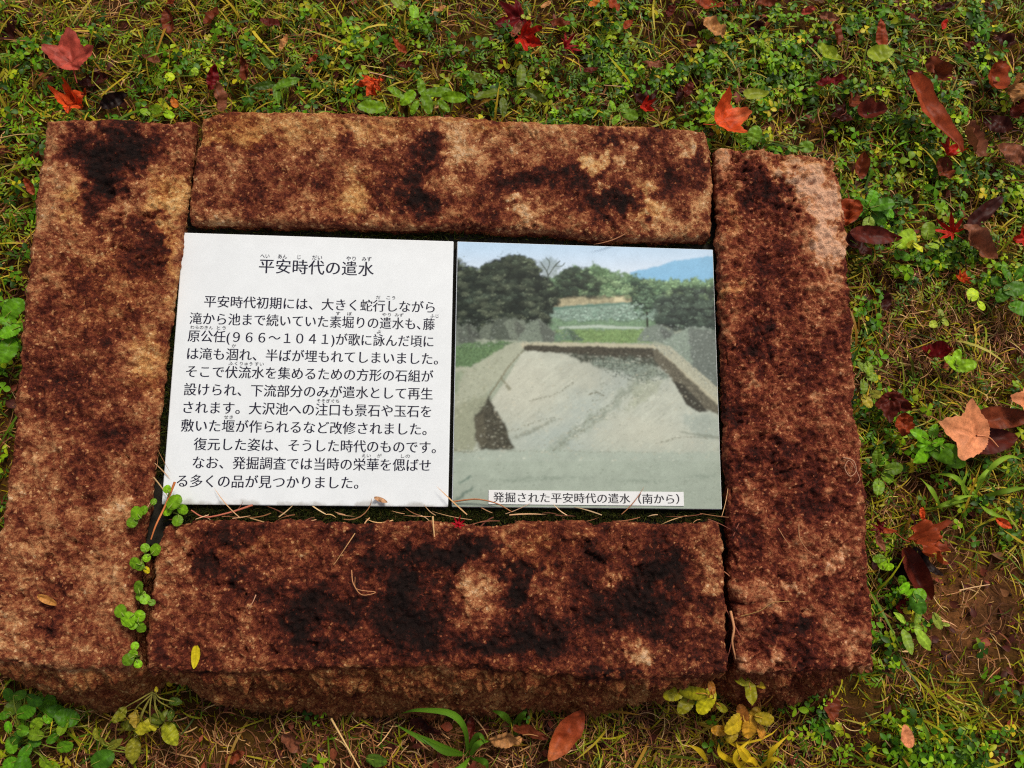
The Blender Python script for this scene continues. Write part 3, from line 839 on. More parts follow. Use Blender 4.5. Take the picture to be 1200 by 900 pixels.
    poly([(795, 505), (848, 512), (848, 516), (800, 508)], (120, 126, 112), 1, .3, alpha=.6)
    # near strip
    poly([(515, 529), (565, 528), (640, 527), (720, 529), (810, 530), (850, 529), (850, 605), (515, 605)], (160, 171, 158), 3.0, .10, alpha=.8, var=.06, vs=.06, soft=5, seed=42)
    for _ in range(240):
        splat(rp.uniform(528, 846), rp.uniform(440, 596), rp.uniform(.8, 2.2), rp.uniform(.6, 1.2), (112, 120, 104), .4)
    for x0, x1, yy in ((590, 700, 560), (700, 790, 564), (800, 850, 558), (560, 640, 563)):
        poly([(x0, yy), ((x0 + x1) / 2, yy - 1.5), (x1, yy), ((x0 + x1) / 2, yy + 1.5)], (110, 124, 110), 4, .3, alpha=.5, soft=2, seed=x0 * .1)
    for cx, cy in ((545, 562), (548, 575), (537, 584)):
        poly([(cx - 9, cy + 4), (cx + 6, cy - 5), (cx + 9, cy - 3), (cx - 5, cy + 5)], (92, 112, 102), 2, .3, alpha=.8, seed=cy)
    # rubble, clods and scratches of the dig
    def scatter(pts, count, r0, r1, cols, alpha, flat=.7):
        A_ = np.array(pts, float)
        q = np.stack([rp.uniform(A_[:, 0].min(), A_[:, 0].max(), count * 3), rp.uniform(A_[:, 1].min(), A_[:, 1].max(), count * 3)], 1)
        q = q[inside_poly(pts, q[:, 0], q[:, 1])][:count]
        for cx, cy in q:
            r_ = rp.uniform(r0, r1)
            splat(cx, cy, r_, r_ * flat, np.array(cols[rp.integers(len(cols))]) * rp.uniform(.9, 1.1), alpha)
    scatter([(520, 376), (575, 374), (640, 374), (690, 398), (520, 410)], 520, .8, 1.7, [(66, 74, 68), (142, 150, 140), (106, 116, 106)], .5)
    scatter([(740, 396), (775, 380), (850, 384), (850, 474), (800, 425), (745, 402)], 620, .8, 1.7, [(92, 102, 97), (164, 172, 164), (126, 136, 130)], .5)
    scatter([(520, 408), (600, 402), (552, 430), (520, 434)], 160, .8, 1.8, [(66, 92, 58), (112, 138, 92), (80, 100, 70)], .5)
    scatter([(655, 388), (760, 388), (760, 402), (655, 402)], 130, .8, 1.6, [(92, 122, 66), (140, 160, 104)], .5)
    scatter([(690, 420), (745, 421), (772, 432), (786, 442), (760, 450), (712, 440)], 260, .8, 2.0, [(62, 70, 62), (142, 152, 142), (96, 104, 92)], .6)
    scatter([(700, 440), (770, 446), (760, 470), (690, 505), (650, 525), (690, 480)], 240, .7, 2.0, [(112, 118, 102), (196, 200, 186), (134, 142, 124)], .45)
    scatter(fl, 900, .7, 2.2, [(150, 154, 138), (204, 206, 190), (166, 166, 146), (190, 184, 162)], .35)
    scatter([(520, 440), (552, 432), (600, 406), (560, 470), (532, 505), (520, 505)], 220, .8, 2.4, [(140, 140, 114), (182, 182, 160), (122, 130, 106)], .35)
    scatter([(520, 530), (850, 530), (850, 600), (520, 600)], 520, .8, 3.0, [(142, 156, 142), (172, 184, 170), (128, 142, 128)], .3, .45)
    scatter([(556, 480), (575, 466), (600, 522), (566, 526)], 160, .8, 2.2, [(58, 56, 47), (90, 86, 72), (66, 62, 52)], .4)
    scatter([(614, 405), (765, 408), (768, 420), (614, 411)], 160, .7, 1.6, [(50, 47, 40), (92, 86, 72)], .5)
    scatter([(766, 409), (845, 480), (840, 486), (768, 424)], 140, .7, 1.8, [(80, 76, 66), (120, 114, 98)], .4)
    for k in range(16):
        splat(690 + k * 3.1, 422.5 + .2 * k, .8, 1.6, (176, 178, 162), .6)
    for pts in ([(584, 508), (606, 503), (628, 494), (651, 489)], [(664, 508), (690, 492), (712, 476), (742, 456)], [(648, 528), (672, 512), (700, 494), (722, 482)], [(620, 470), (650, 462), (672, 448)], [(770, 520), (800, 512), (830, 514)], [(596, 529), (640, 528), (700, 529.5), (770, 530)], [(530, 526), (545, 530), (560, 527)], [(690, 462), (700, 460), (708, 464)]):
        P_ = spline([(*p, 0) for p in pts], 70)
        for cx, cy in P_[:, :2]:
            if rp.uniform() < .75:
                splat(cx + rp.normal(0, .7), cy + rp.normal(0, .6), rp.uniform(.7, 1.6), rp.uniform(.5, 1.0), (112, 112, 94), .5)
    for cx, cy in spline([(613, 411, 0), (596, 430, 0), (584, 448, 0), (574, 463, 0)], 90)[:, :2]:
        splat(cx + rp.normal(0, .5), cy, 1.5, 1.2, (122, 118, 96), .5)
    branch([(572, 468), (580, 490), (578, 510), (586, 524)], .9, (46, 44, 36), .6); branch([(560, 500), (572, 496), (584, 500)], .8, (50, 46, 38), .5)
    C = np.stack([blur(C[:, k], 1) for k in range(3)], 1)
    shade = 1 + .10 * blobs(x + 20 * nf, y, [(620, 440, 60, 40, .8), (740, 500, 80, 30, .5), (700, 440, 50, 20, -.8), (640, 545, 120, 14, .5), (560, 585, 80, 14, -.9), (800, 585, 80, 16, -.6)])
    C = C * shade[:, None]
    C = C * (1 + .07 * f(.5, 3, 4.4, .7) + .03 * f(1.3, 2, 8.8) + .05 * f(.06, 3, 14.4))[:, None]
    C = np.clip(C, .004, .9)
    o = obj('photograph', make_mesh('photograph', P - np.array([0.4515, 0.1499, 0]), [grid_faces(n, n)], C), M_PHOTO, pt, (0, 0, 0.0004))
    return o
paint()
strip = obj('caption_strip', box_mesh('caption_strip', -0.1070, 0.1070, -0.0076, 0.0076, -0.0003, 0.0003, 0), M_STRIP, pt, (0.4496 - 0.4515, 0.0119 - 0.1499, ZP + 0.0012))
text('caption_text', strip, '発掘された平安時代の遣水（南から）', 0.3475, 0.5515, 0.0118, 0.0118, mat=M_INK2, lift=0.0019)

# ------------------------------------------------------------------ ground cover (uncountable): blades, clover, straw, moss
XR, YR = (-0.80, 1.50), (-0.78, 1.08)
AREA = (2.30 * 1.86) / (1.83 * 1.32)
HOLES = [np.array([at(x, y, 0.06)[:2] for x, y in pl]) for pl in (
    [(50, 145), (228, 140), (150, 786), (90, 800), (-30, 780)],
    [(225, 128), (830, 150), (838, 285), (218, 268)],
    [(838, 175), (976, 188), (1005, 480), (1028, 783), (866, 790)],
    [(190, 612), (846, 608), (858, 798), (500, 800), (168, 794)],
    [(180, 240), (870, 260), (880, 640), (160, 640)])]

def inside(P, poly):
    ins = np.zeros(len(P), bool)
    n = len(poly)
    for k in range(n):
        (x0, y0), (x1, y1) = poly[k], poly[(k + 1) % n]
        ins ^= ((y0 > P[:, 1]) != (y1 > P[:, 1])) & (P[:, 0] < (x1 - x0) * (P[:, 1] - y0) / (y1 - y0 + 1e-12) + x0)
    return ins

def sample(n, lst, base, patch, off, patch_scale=16):
    """n candidate points kept with the probability of a density map drawn over the ground"""
    n = int(n * AREA)
    P = np.stack([rng.uniform(*XR, n), rng.uniform(*YR, n), np.zeros(n)], 1)
    px = to_px(P)
    x, y = np.clip(px[:, 0], -40, 1240), np.clip(px[:, 1], -40, 940)
    d = base + blobs(x, y, lst) + patch * fbm(P, patch_scale, 3, off)
    keep = rng.uniform(0, 1, n) < np.clip(d, 0, 1)
    for h in HOLES:
        keep &= ~inside(P, h)
    P = P[keep]
    P[:, 2] = ground_z(P)
    return P, np.stack([x, y], 1)[keep]

def pick(n, colours, weights):
    w = np.array(weights, float); w /= w.sum()
    c = np.array([lin(k) for k in colours])[rng.choice(len(colours), n, p=w)]
    return c * rng.uniform(0.82, 1.55, (n, 1)) * rng.uniform(0.92, 1.08, (n, 3))

def ribbons(P, L, W, head, pitch0, pitch1, turn, C, segs=5, tipw=0.08, midw=1.0):
    """curving blades: pitch runs from pitch0 to pitch1 along the blade, heading turns by turn"""
    n = len(P)
    t = np.linspace(0, 1, segs + 1)
    pos = P.copy()
    V = np.zeros((n, segs + 1, 2, 3))
    for k in range(segs + 1):
        h = head + turn * t[k]; p = pitch0 + (pitch1 - pitch0) * t[k]
        d = np.stack([np.cos(h) * np.cos(p), np.sin(h) * np.cos(p), np.sin(p)], 1)
        if k:
            pos = pos + d * (L / segs)[:, None]
            pos[:, 2] = np.maximum(pos[:, 2], ground_floor(pos) + 0.0012)
        s = np.stack([-np.sin(h), np.cos(h), np.zeros(n)], 1)
        w = W * (midw * math.sin(math.pi * min(0.25 + 0.75 * t[k], 1)) ** 0.7 * (1 - tipw) + tipw)
        V[:, k, 0] = pos - s * w[:, None] / 2
        V[:, k, 1] = pos + s * w[:, None] / 2
    base = (np.arange(n) * (segs + 1) * 2)[:, None] + (np.arange(segs) * 2)[None]
    F = np.stack([base, base + 1, base + 3, base + 2], -1).reshape(-1, 4)
    Cv = np.repeat(C, (segs + 1) * 2, 0)
    return V.reshape(-1, 3), F, Cv

def ground_floor(P):
    return np.full(len(P), -0.004)

LT = np.linspace(0, 1, 6)
def leaf_cloud(P, yaw, pitch, roll, L, wr, C, fold=0.25, curl=-0.25, shape='round'):
    """many small leaves; every leaf starts at P and points along yaw/pitch"""
    n = len(P)
    if shape == 'round':
        wt = np.array([0.10, 0.62, 0.95, 1.0, 0.78, 0.18])
    elif shape == 'heart':
        wt = np.array([0.06, 0.40, 0.75, 1.0, 0.98, 0.45])
    else:
        wt = np.array([0.12, 0.75, 1.0, 0.85, 0.5, 0.05])
    T = np.zeros((6, 3, 3))
    for i, t in enumerate(LT):
        for j, sx in enumerate((-1, 0, 1)):
            T[i, j] = (t, sx * wt[i] * 0.5, 0)
    T = T.reshape(-1, 3)
    X = T[None, :, 0] * L[:, None]
    Yv = T[None, :, 1] * (L * wr)[:, None]
    Z = np.abs(Yv) * fold + curl * L[:, None] * (T[None, :, 0] ** 2)
    cr, sr = np.cos(roll)[:, None], np.sin(roll)[:, None]
    Y2, Z2 = Yv * cr - Z * sr, Yv * sr + Z * cr
    cp, sp = np.cos(pitch)[:, None], np.sin(pitch)[:, None]
    X3, Z3 = X * cp - Z2 * sp, X * sp + Z2 * cp
    cy, sy = np.cos(yaw)[:, None], np.sin(yaw)[:, None]
    V = np.stack([X3 * cy - Y2 * sy, X3 * sy + Y2 * cy, Z3], -1) + P[:, None]
    V[:, :, 2] = np.maximum(V[:, :, 2], -0.003)
    f = grid_faces(3, 6)
    F = (np.arange(n)[:, None, None] * 18 + f[None]).reshape(-1, 4)
    mid = np.where(np.abs(T[:, 1]) < 1e-6, 1.15, 1.0)
    Cv = (C[:, None] * mid[None, :, None]).reshape(-1, 3)
    return V.reshape(-1, 3), F, Cv

def join(parts):
    V, F, C, o = [], [], [], 0
    for v, f, c in parts:
        V.append(v); F.append(f + o); C.append(c); o += len(v)
    return np.concatenate(V), [np.concatenate(F)], np.concatenate(C)

U = lambda n, a, b: rng.uniform(a, b, n)
TAU = 2 * math.pi

# grass
GREEN = [(1150, 570, 60, 45, .6), (150, 60, 220, 60, .25), (330, 60, 120, 60, .25), (560, 40, 120, 40, .15), (1000, 180, 50, 40, .3), (30, 220, 50, 90, .2), (860, 880, 80, 30, .4), (1150, 850, 80, 50, .2), (1130, 30, 90, 30, .2),
         (1140, 720, 64, 74, -.7), (450, 880, 330, 50, -.38), (1110, 390, 90, 70, -.18), (1090, 660, 40, 60, -.4), (20, 500, 40, 70, -.15)]
P, px = sample(84000, GREEN, 0.38, 0.9, 2.0, 11)
n = len(P)
c = pick(n, [(120, 130, 14), (152, 146, 22), (84, 112, 12), (58, 80, 10), (186, 160, 44), (136, 100, 28), (190, 180, 80)], [4, 4, 3, 3, 3, 4, .7])
yel = np.exp(-(((px[:, 0] - 865) / 90) ** 2 + ((px[:, 1] - 880) / 45) ** 2))[:, None] * 0.7
c = c + (pick(n, [(196, 164, 30), (178, 130, 36), (150, 150, 40)], [3, 2, 2]) - c) * yel
big = rng.uniform(0, 1, n) < 0.02
a = ribbons(P, np.where(big, U(n, .05, .085), U(n, .016, .045)), np.where(big, U(n, .0024, .0038), U(n, .0010, .0023)), U(n, 0, TAU), U(n, .5, 1.4), U(n, -.7, .5), U(n, -.8, .8), c)
V, F, C = join([a])
tag(obj('grass', make_mesh('grass', V, F, C), M_GRASS), 'short mixed green and yellowing grass growing around the stones', 'grass', kind='stuff')

# moss and fine olive fuzz
P, px = sample(130000, [(1140, 720, 60, 70, -.3), (450, 880, 330, 50, -.25), (1110, 390, 110, 80, .25)], 0.55, 0.6, 5.0)
n = len(P)
c = pick(n, [(130, 108, 14), (158, 136, 22), (104, 112, 10), (136, 84, 26), (84, 50, 18)], [4, 4, 4, 3, 2])
V, F, C = ribbons(P, U(n, .004, .011), U(n, .0008, .0016), U(n, 0, TAU), U(n, .3, 1.5), U(n, -.2, 1.0), U(n, -.8, .8), c, segs=2)
tag(obj('moss', make_mesh('moss', V, [F], C), M_MOSS), 'olive moss and fuzz covering the soil between the grass', 'moss', kind='stuff')

# clover and other small round leaves
CLOVER = [(1000, 80, 240, 110, .38), (1090, 240, 130, 80, .42), (900, 110, 70, 50, .35), (1070, 865, 150, 45, .7), (25, 240, 50, 80, .4), (60, 110, 80, 60, .35), (1150, 600, 60, 40, .35), (1012, 430, 18, 90, .5), (240, 90, 70, 45, .3), (640, 85, 130, 50, .35), (1180, 340, 30, 30, .5), (1030, 700, 14, 90, .35), (470, 110, 80, 25, .3), (30, 860, 60, 50, .4),
          (1110, 390, 85, 60, -.3), (1140, 720, 64, 74, -.45), (450, 880, 350, 50, -.5), (15, 500, 40, 60, -.3), (870, 880, 90, 40, -.3), (120, 20, 140, 30, -.15)]
P, px = sample(42000, CLOVER, 0.0, 0.9, 7.0, 11)
n = len(P)
P[:, 2] += U(n, .006, .026)
c = pick(n, [(90, 132, 8), (122, 158, 12), (62, 104, 8), (150, 164, 18), (44, 74, 8), (184, 168, 28)], [5, 4, 4, 2.5, 3, 1])
parts = []
yaw0 = U(n, 0, TAU); sz = U(n, .0045, .0088) * np.where(rng.uniform(0, 1, n) < .12, 1.35, 1)
tri = rng.uniform(0, 1, n) < 0.55
tx, ty = U(n, -.35, .35), U(n, -.35, .35)
for k in range(3):
    y = yaw0 + k * TAU / 3 + U(n, -.2, .2)
    parts.append(leaf_cloud(P[tri], y[tri], (tx * np.cos(y) + ty * np.sin(y))[tri], U(n, -.25, .25)[tri], sz[tri], np.full(tri.sum(), .85), c[tri], shape='heart'))
o2 = ~tri                                            # creeping sprigs of paired leaves
for k in range(5):
    y = yaw0 + k * 1.6 + U(n, -.3, .3)
    q = P.copy(); q[:, 2] += (k - 2) * 0.0022; q[:, 0] += (k - 2) * .002 * np.cos(yaw0); q[:, 1] += (k - 2) * .002 * np.sin(yaw0)
    parts.append(leaf_cloud(q[o2], y[o2], U(n, -.3, .45)[o2], U(n, -.4, .4)[o2], (sz * U(n, .75, 1.25))[o2], U(n, .45, .75)[o2], (c * U(n, .85, 1.1)[:, None])[o2], shape='round'))
V, F, C = join(parts)
tag(obj('clover', make_mesh('clover', V, F, C), M_LEAF), 'carpet of small clover and chickweed leaves around the stones', 'ground cover', kind='stuff')

# ferny narrow leaflets
P, px = sample(16000, [(30, 230, 60, 90, .5), (60, 90, 80, 70, .3), (640, 90, 160, 50, .3), (240, 80, 100, 50, .3), (930, 120, 60, 40, .3), (1140, 720, 80, 90, -.6), (450, 880, 350, 50, -.5), (1110, 400, 80, 50, -.1)], 0.12, 0.45, 12.0)
n = len(P)
P[:, 2] += U(n, .004, .020)
c = pick(n, [(88, 120, 10), (116, 138, 14), (60, 92, 8), (144, 132, 22)], [4, 3, 3, 1.5])
ax = U(n, 0, TAU)
parts = []
for k in range(7):
    s = 1 if k % 2 else -1
    q = P + np.stack([np.cos(ax), np.sin(ax), np.full(n, .25)], 1) * (k * .0026)
    parts.append(leaf_cloud(q, ax + s * U(n, .6, 1.1) * (0 if k == 6 else 1), U(n, -.2, .3), U(n, -.3, .3), U(n, .006, .010), np.full(n, .32), c, shape='narrow'))
V, F, C = join(parts)
tag(obj('mugwort', make_mesh('mugwort', V, F, C), M_LEAF), 'feathery low weeds with narrow leaflets mixed into the lawn', 'weeds', kind='stuff')

# dry straw
STRAW = [(450, 876, 400, 42, .8), (1110, 390, 110, 75, .75), (1050, 560, 60, 60, .3), (1055, 720, 35, 110, .45), (150, 20, 160, 30, .2), (860, 870, 110, 40, .6), (700, 110, 200, 30, .15), (1140, 720, 60, 90, .12), (1060, 865, 120, 35, -.3)]
P, px = sample(85000, STRAW, 0.13, 0.4, 15.0)
n = len(P)
P[:, 2] += U(n, 0, .012)
c = pick(n, [(178, 132, 82), (142, 92, 54), (104, 62, 34), (204, 164, 112), (120, 70, 44), (82, 46, 26)], [3, 4, 4, 1.4, 3, 3])
V, F, C = ribbons(P, U(n, .010, .040), U(n, .0006, .0015), U(n, 0, TAU), U(n, -.1, .5), U(n, -.5, .1), rng.normal(0, 1.2, n), c, segs=6)
tag(obj('dry_grass', make_mesh('dry_grass', V, [F], C), M_STRAW), 'brown dead grass and straw matted on the soil', 'dry grass', kind='stuff')

# crumbs of old leaves
P, px = sample(9000, [(1140, 720, 60, 90, .25), (1050, 150, 220, 130, .25), (450, 876, 400, 42, .2)], 0.3, 0.4, 19.0)
n = len(P)
P[:, 2] += U(n, .002, .012)
c = pick(n, [(96, 44, 30), (70, 32, 24), (128, 62, 40), (110, 74, 44)], [4, 4, 2, 2])
V, F, C = leaf_cloud(P, U(n, 0, TAU), U(n, -.3, .3), U(n, -.6, .6), U(n, .006, .017), U(n, .4, .8), c, fold=.4, shape='narrow')
tag(obj('leaf_litter', make_mesh('leaf_litter', V, [F], C), M_DRY), 'crumbs of old brown leaves scattered through the grass', 'leaf litter', kind='stuff')

# crumbs of soil and grit on the bare patch and between the grass
P, px = sample(9000, [(1140, 720, 70, 85, .8), (1090, 660, 40, 60, .4), (450, 876, 400, 42, .1)], 0.08, 0.2, 23.0)
n = len(P)
OCT = np.array([[1, 0, 0], [0, 1, 0], [-1, 0, 0], [0, -1, 0], [0, 0, 1], [0, 0, -1]], float)
r_ = U(n, .0006, .0032) * np.where(rng.uniform(0, 1, n) < .08, 1.7, 1)
V = P[:, None] + OCT[None] * r_[:, None, None] * rng.uniform(.55, 1.25, (n, 6, 1))
F = (np.arange(n)[:, None, None] * 6 + np.array([[0, 1, 4], [1, 2, 4], [2, 3, 4], [3, 0, 4], [1, 0, 5], [2, 1, 5], [3, 2, 5], [0, 3, 5]])[None]).reshape(-1, 3)
c = pick(n, [(92, 58, 30), (70, 42, 22), (126, 86, 50), (150, 120, 84), (52, 32, 20)], [4, 4, 3, .7, 3])
tag(obj('soil_crumbs', make_mesh('soil_crumbs', V.reshape(-1, 3), [F], np.repeat(c, 6, 0)), M_SOIL), 'crumbs of soil and grit on the bare ground', 'soil crumbs', kind='stuff')

# moss and straw in the gap around the panels
def gap_strip(n, quads):
    out = []
    tot = sum(q[4] for q in quads)
    for (x0, y0), (x1, y1), (hx, hy), _, wgt in quads:
        k = int(n * wgt / tot)
        t = U(k, 0, 1); s = U(k, -1, 1)
        a_, b_ = at(x0, y0, ZP - .012), at(x1, y1, ZP - .012)
        e = at(x0 + hx, y0 + hy, ZP - .012) - a_
        out.append(a_[None] + (b_ - a_)[None] * t[:, None] + e[None] * s[:, None])
    return np.concatenate(out)
P = gap_strip(15000, [((200, 601), (560, 603), (0, 8), 0, 4), ((540, 601), (720, 603), (0, 8), 0, 3), ((720, 603), (848, 605), (0, 5), 0, .6), ((846, 440), (849, 530), (5, 0), 0, 1.2), ((206, 352), (198, 400), (5, 0), 0, .8), ((400, 270), (520, 276), (0, 4), 0, .6), ((720, 283), (800, 286), (0, 4), 0, .5), ((212, 290), (186, 560), (6, 0), 0, .9), ((840, 300), (852, 590), (5, 0), 0, .6), ((225, 268), (835, 284), (0, 4), 0, .7)])
n = len(P)
c = pick(n, [(38, 44, 14), (54, 58, 18), (30, 30, 14), (66, 52, 24)], [4, 3, 4, 1])
V, F, C = ribbons(P, U(n, .005, .015), U(n, .0008, .0015), U(n, 0, TAU), U(n, .5, 1.5), U(n, 0, 1.2), U(n, -.8, .8), c, segs=2)
tag(obj('moss', make_mesh('gap_moss', V, [F], C), M_MOSS), 'dark green moss filling the gap around the two panels', 'moss', kind='stuff')
P = gap_strip(75, [((215, 604), (450, 606), (0, 4), 0, 3), ((450, 606), (720, 606), (0, 5), 0, 3), ((720, 603), (846, 606), (0, 4), 0, 1.3), ((847, 560), (858, 700), (3, 0), 0, .8), ((857, 720), (862, 770), (3, 0), 0, 1.0), ((190, 520), (184, 592), (3, 0), 0, .8), ((230, 268), (820, 284), (0, 4), 0, .35)])
n = len(P)
P[:, 2] = ZP + U(n, -.002, .009)
pp = to_px(P)
along = np.where((pp[:, 0] > 842) | (pp[:, 0] < 200), math.pi / 2, 0) + rng.choice([0, math.pi], n) + rng.normal(0, .35, n)
c = pick(n, [(196, 150, 106), (150, 98, 64), (120, 66, 48), (214, 178, 136)], [3, 3, 3, 1.5])
V, F, C = ribbons(P, U(n, .010, .045), U(n, .0006, .0014), along, U(n, -.1, .25), U(n, -.35, .1), rng.normal(0, .7, n), c, segs=7)
tag(obj('dry_grass', make_mesh('gap_straw', V, [F], C), M_STRAW), 'wisps of dead grass caught in the gap below the two panels', 'dry grass', kind='stuff')

# ------------------------------------------------------------------ single leaves
def leaf_shape(kind, seed, rgb, curl=0.1, crumple=0.05, fold=0.15, tip=None, width=0.45, vein=1.25):
    """leaf of unit length along +y, base at the origin; returns verts, faces, colours"""
    rg = np.random.default_rng(seed)
    so = rg.uniform(0, 90)
    if kind in ('ovate', 'round', 'lance', 'toothed'):
        nr, nc = 34, 9
        t = np.linspace(0, 1, nr)
        if kind == 'ovate':
            w = t ** .62 * (1 - t) ** .8; w = w / w.max()
        elif kind == 'lance':
            w = (t + .02) ** .5 * (1 - t) ** .7; w = w / w.max()
        else:
            w = np.sqrt(np.maximum(1 - (2 * t - 1) ** 2, 0)); w[0] = .12; w[-1] = .05
            w = np.maximum(w, .06)
        w = w * width
        if kind == 'toothed':
            w = w * (1 + .10 * (np.abs((t * 7.5) % 1 - .5) * 2 - .5))
        elif kind == 'ovate':
            w = w * (1 + .05 * ((t * 17) % 1 - .5))
        s = np.linspace(-1, 1, nc)
        X = w[:, None] * s[None] * .5 * 2 * .5 / .5
        X = X * 0.5
        Y = np.repeat(t[:, None], nc, 1)
        bend = rg.uniform(-.12, .12)
        X = X + bend * (Y - Y ** 2)
        sv = np.abs(s)[None] + 0 * Y
        ph = (Y * 7.5 - sv * .9) % 1
        veins = np.where(np.abs(s)[None] < .2, 1.0, 0) + np.where((ph < .22) & (sv > .1), .55, 0)
        F = grid_faces(nc, nr)
        rel = np.abs(s)[None] + 0 * Y
    else:
        na, nrg = 84, 11
        if kind == 'trident':
            cp = [(0, 1), (4, .95), (11, .84), (20, .72), (29, .62), (36, .585), (43, .62), (51, .74), (58, .84), (62, .88), (67, .80), (76, .64), (92, .47), (115, .36), (145, .29), (180, .25)]
        elif kind == 'maple':
            cp = [(0, 1), (5, .86), (9, .78), (12, .72), (18, .62), (26, .46), (32, .50), (38, .66), (42, .84), (46, .92), (50, .80), (58, .60), (66, .42), (74, .45), (82, .58), (88, .66), (93, .56), (105, .34), (120, .25), (150, .14), (180, .07)]
        else:                                     # palmate
            cp = [(0, 1), (5, .72), (12, .46), (19, .26), (26, .42), (33, .72), (38, .94), (43, .70), (52, .42), (60, .24), (68, .40), (75, .62), (80, .74), (86, .54), (98, .28), (110, .18), (122, .36), (130, .46), (138, .30), (155, .10), (180, .05)]
        th = np.arange(na) / na * TAU
        dg = np.degrees(np.minimum(th, TAU - th))
        c_, v_ = np.array(cp).T
        asym = np.where(th < math.pi, rg.uniform(.88, 1.05), rg.uniform(.88, 1.05))
        asym = 1 + (asym - 1) * np.sin(np.minimum(th, TAU - th) / 2)
        r = np.interp(dg, c_, v_) * asym * (1 + .035 * np.sin(th * 27 + so)) * .74
        rr = np.linspace(0.02, 1, nrg)
        X = (np.sin(th) * r)[None] * rr[:, None]
        Y = (np.cos(th) * r)[None] * rr[:, None] + .22
        lobes = {'trident': (0, 62), 'maple': (0, 46, 88), 'palmate': (0, 38, 80, 130)}[kind]
        veins = np.zeros_like(X)
        for l in lobes:
            dd = np.abs(dg - l)
            veins = np.maximum(veins, np.where(dd[None] * rr[:, None] < 3.6, 1.0, 0))
        i = np.arange(na); j = (i + 1) % na
        F = np.concatenate([np.stack([k * na + i, k * na + na + i, k * na + na + j, k * na + j], 1) for k in range(nrg - 1)])
        rel = np.hypot(X, Y - .22) * 1.6
    V = np.stack([X.ravel(), Y.ravel(), np.zeros(X.size)], 1)
    vv, rel = veins.ravel(), np.broadcast_to(rel, X.shape).ravel()
    z = fold * np.abs(V[:, 0]) + curl * ((V[:, 1] - .5) ** 2 * 1.2 + V[:, 0] ** 2 * 1.5) + crumple * fbm(V * [1, 1, 0], 3.2, 3, so) - .012 * vv
    V[:, 2] = z
    base = lin(rgb)[None] * (1 + .30 * fbm(V * [1, 1, 0], 4.0, 4, so + 9)[:, None])
    if tip is not None:
        k = smooth(.35, 1.0, V[:, 1] + .25 * fbm(V * [1, 1, 0], 3, 2, so + 4))[:, None]
        base = base + (lin(tip)[None] - base) * k
    edge = 1 - .25 * smooth(.75, 1.0, rel)
    base = base * ((1 + (vein - 1) * vv) * edge)[:, None]
    V[:, 2] -= V[:, 2].min()
    return V, F, np.clip(base, .003, .95)

def rot_to(yaw, pitch, roll):
    """matrix sending local +y to heading yaw (from +x), tilted"""
    return np.array(Matrix.Rotation(yaw - math.pi / 2, 3, 'Z') @ Matrix.Rotation(pitch, 3, 'X') @ Matrix.Rotation(roll, 3, 'Y'))

SEED = [100]
def px_len(x, y, z, L):
    return np.linalg.norm(at(x + L / 2, y, z) - at(x - L / 2, y, z))

def put_leaf(x, y, kind, L, ang, rgb, label, curl=.25, crumple=.10, fold=.12, pitch=0, roll=0, z=.020, width=.45, tip=None, stalk=True, vein=.78, cat='leaf', group=None, name='fallen_leaf', mat=None):
    """single leaf whose middle stands at pixel (x, y); ang is the direction of its tip, 90 is away from the camera"""
    SEED[0] += 1
    V, F, C = leaf_shape(kind, SEED[0], rgb, curl, crumple, fold, tip, width, vein)
    s = px_len(x, y, z, L)
    c = at(x, y, z)
    M = rot_to(R(ang), R(pitch), R(roll))
    V = (V - [0, .5, 0]) * s @ M.T
    lo = V[:, 2].min()
    V[:, 2] -= lo
    o = obj(name, make_mesh(name, V, [F], C), mat or M_DRY, loc=c)
    tag(o, label, cat, group)
    if stalk:
        b = np.array([0, -.5 + (.22 if kind in ('trident', 'maple', 'palmate') else 0), .03])
        pts = spline([b, b + [.03, -.2, .02], b + [.07 * random.choice((-1, 1)), -.42, -.02]], 10) * s @ M.T
        pts[:, 2] -= lo
        v, f = tube(pts, .018 * s, .011 * s, 5)
        obj('stalk', make_mesh('stalk', v, [f], np.repeat(lin(rgb)[None] * .8, len(v), 0)), M_TUBE, o)
    return o
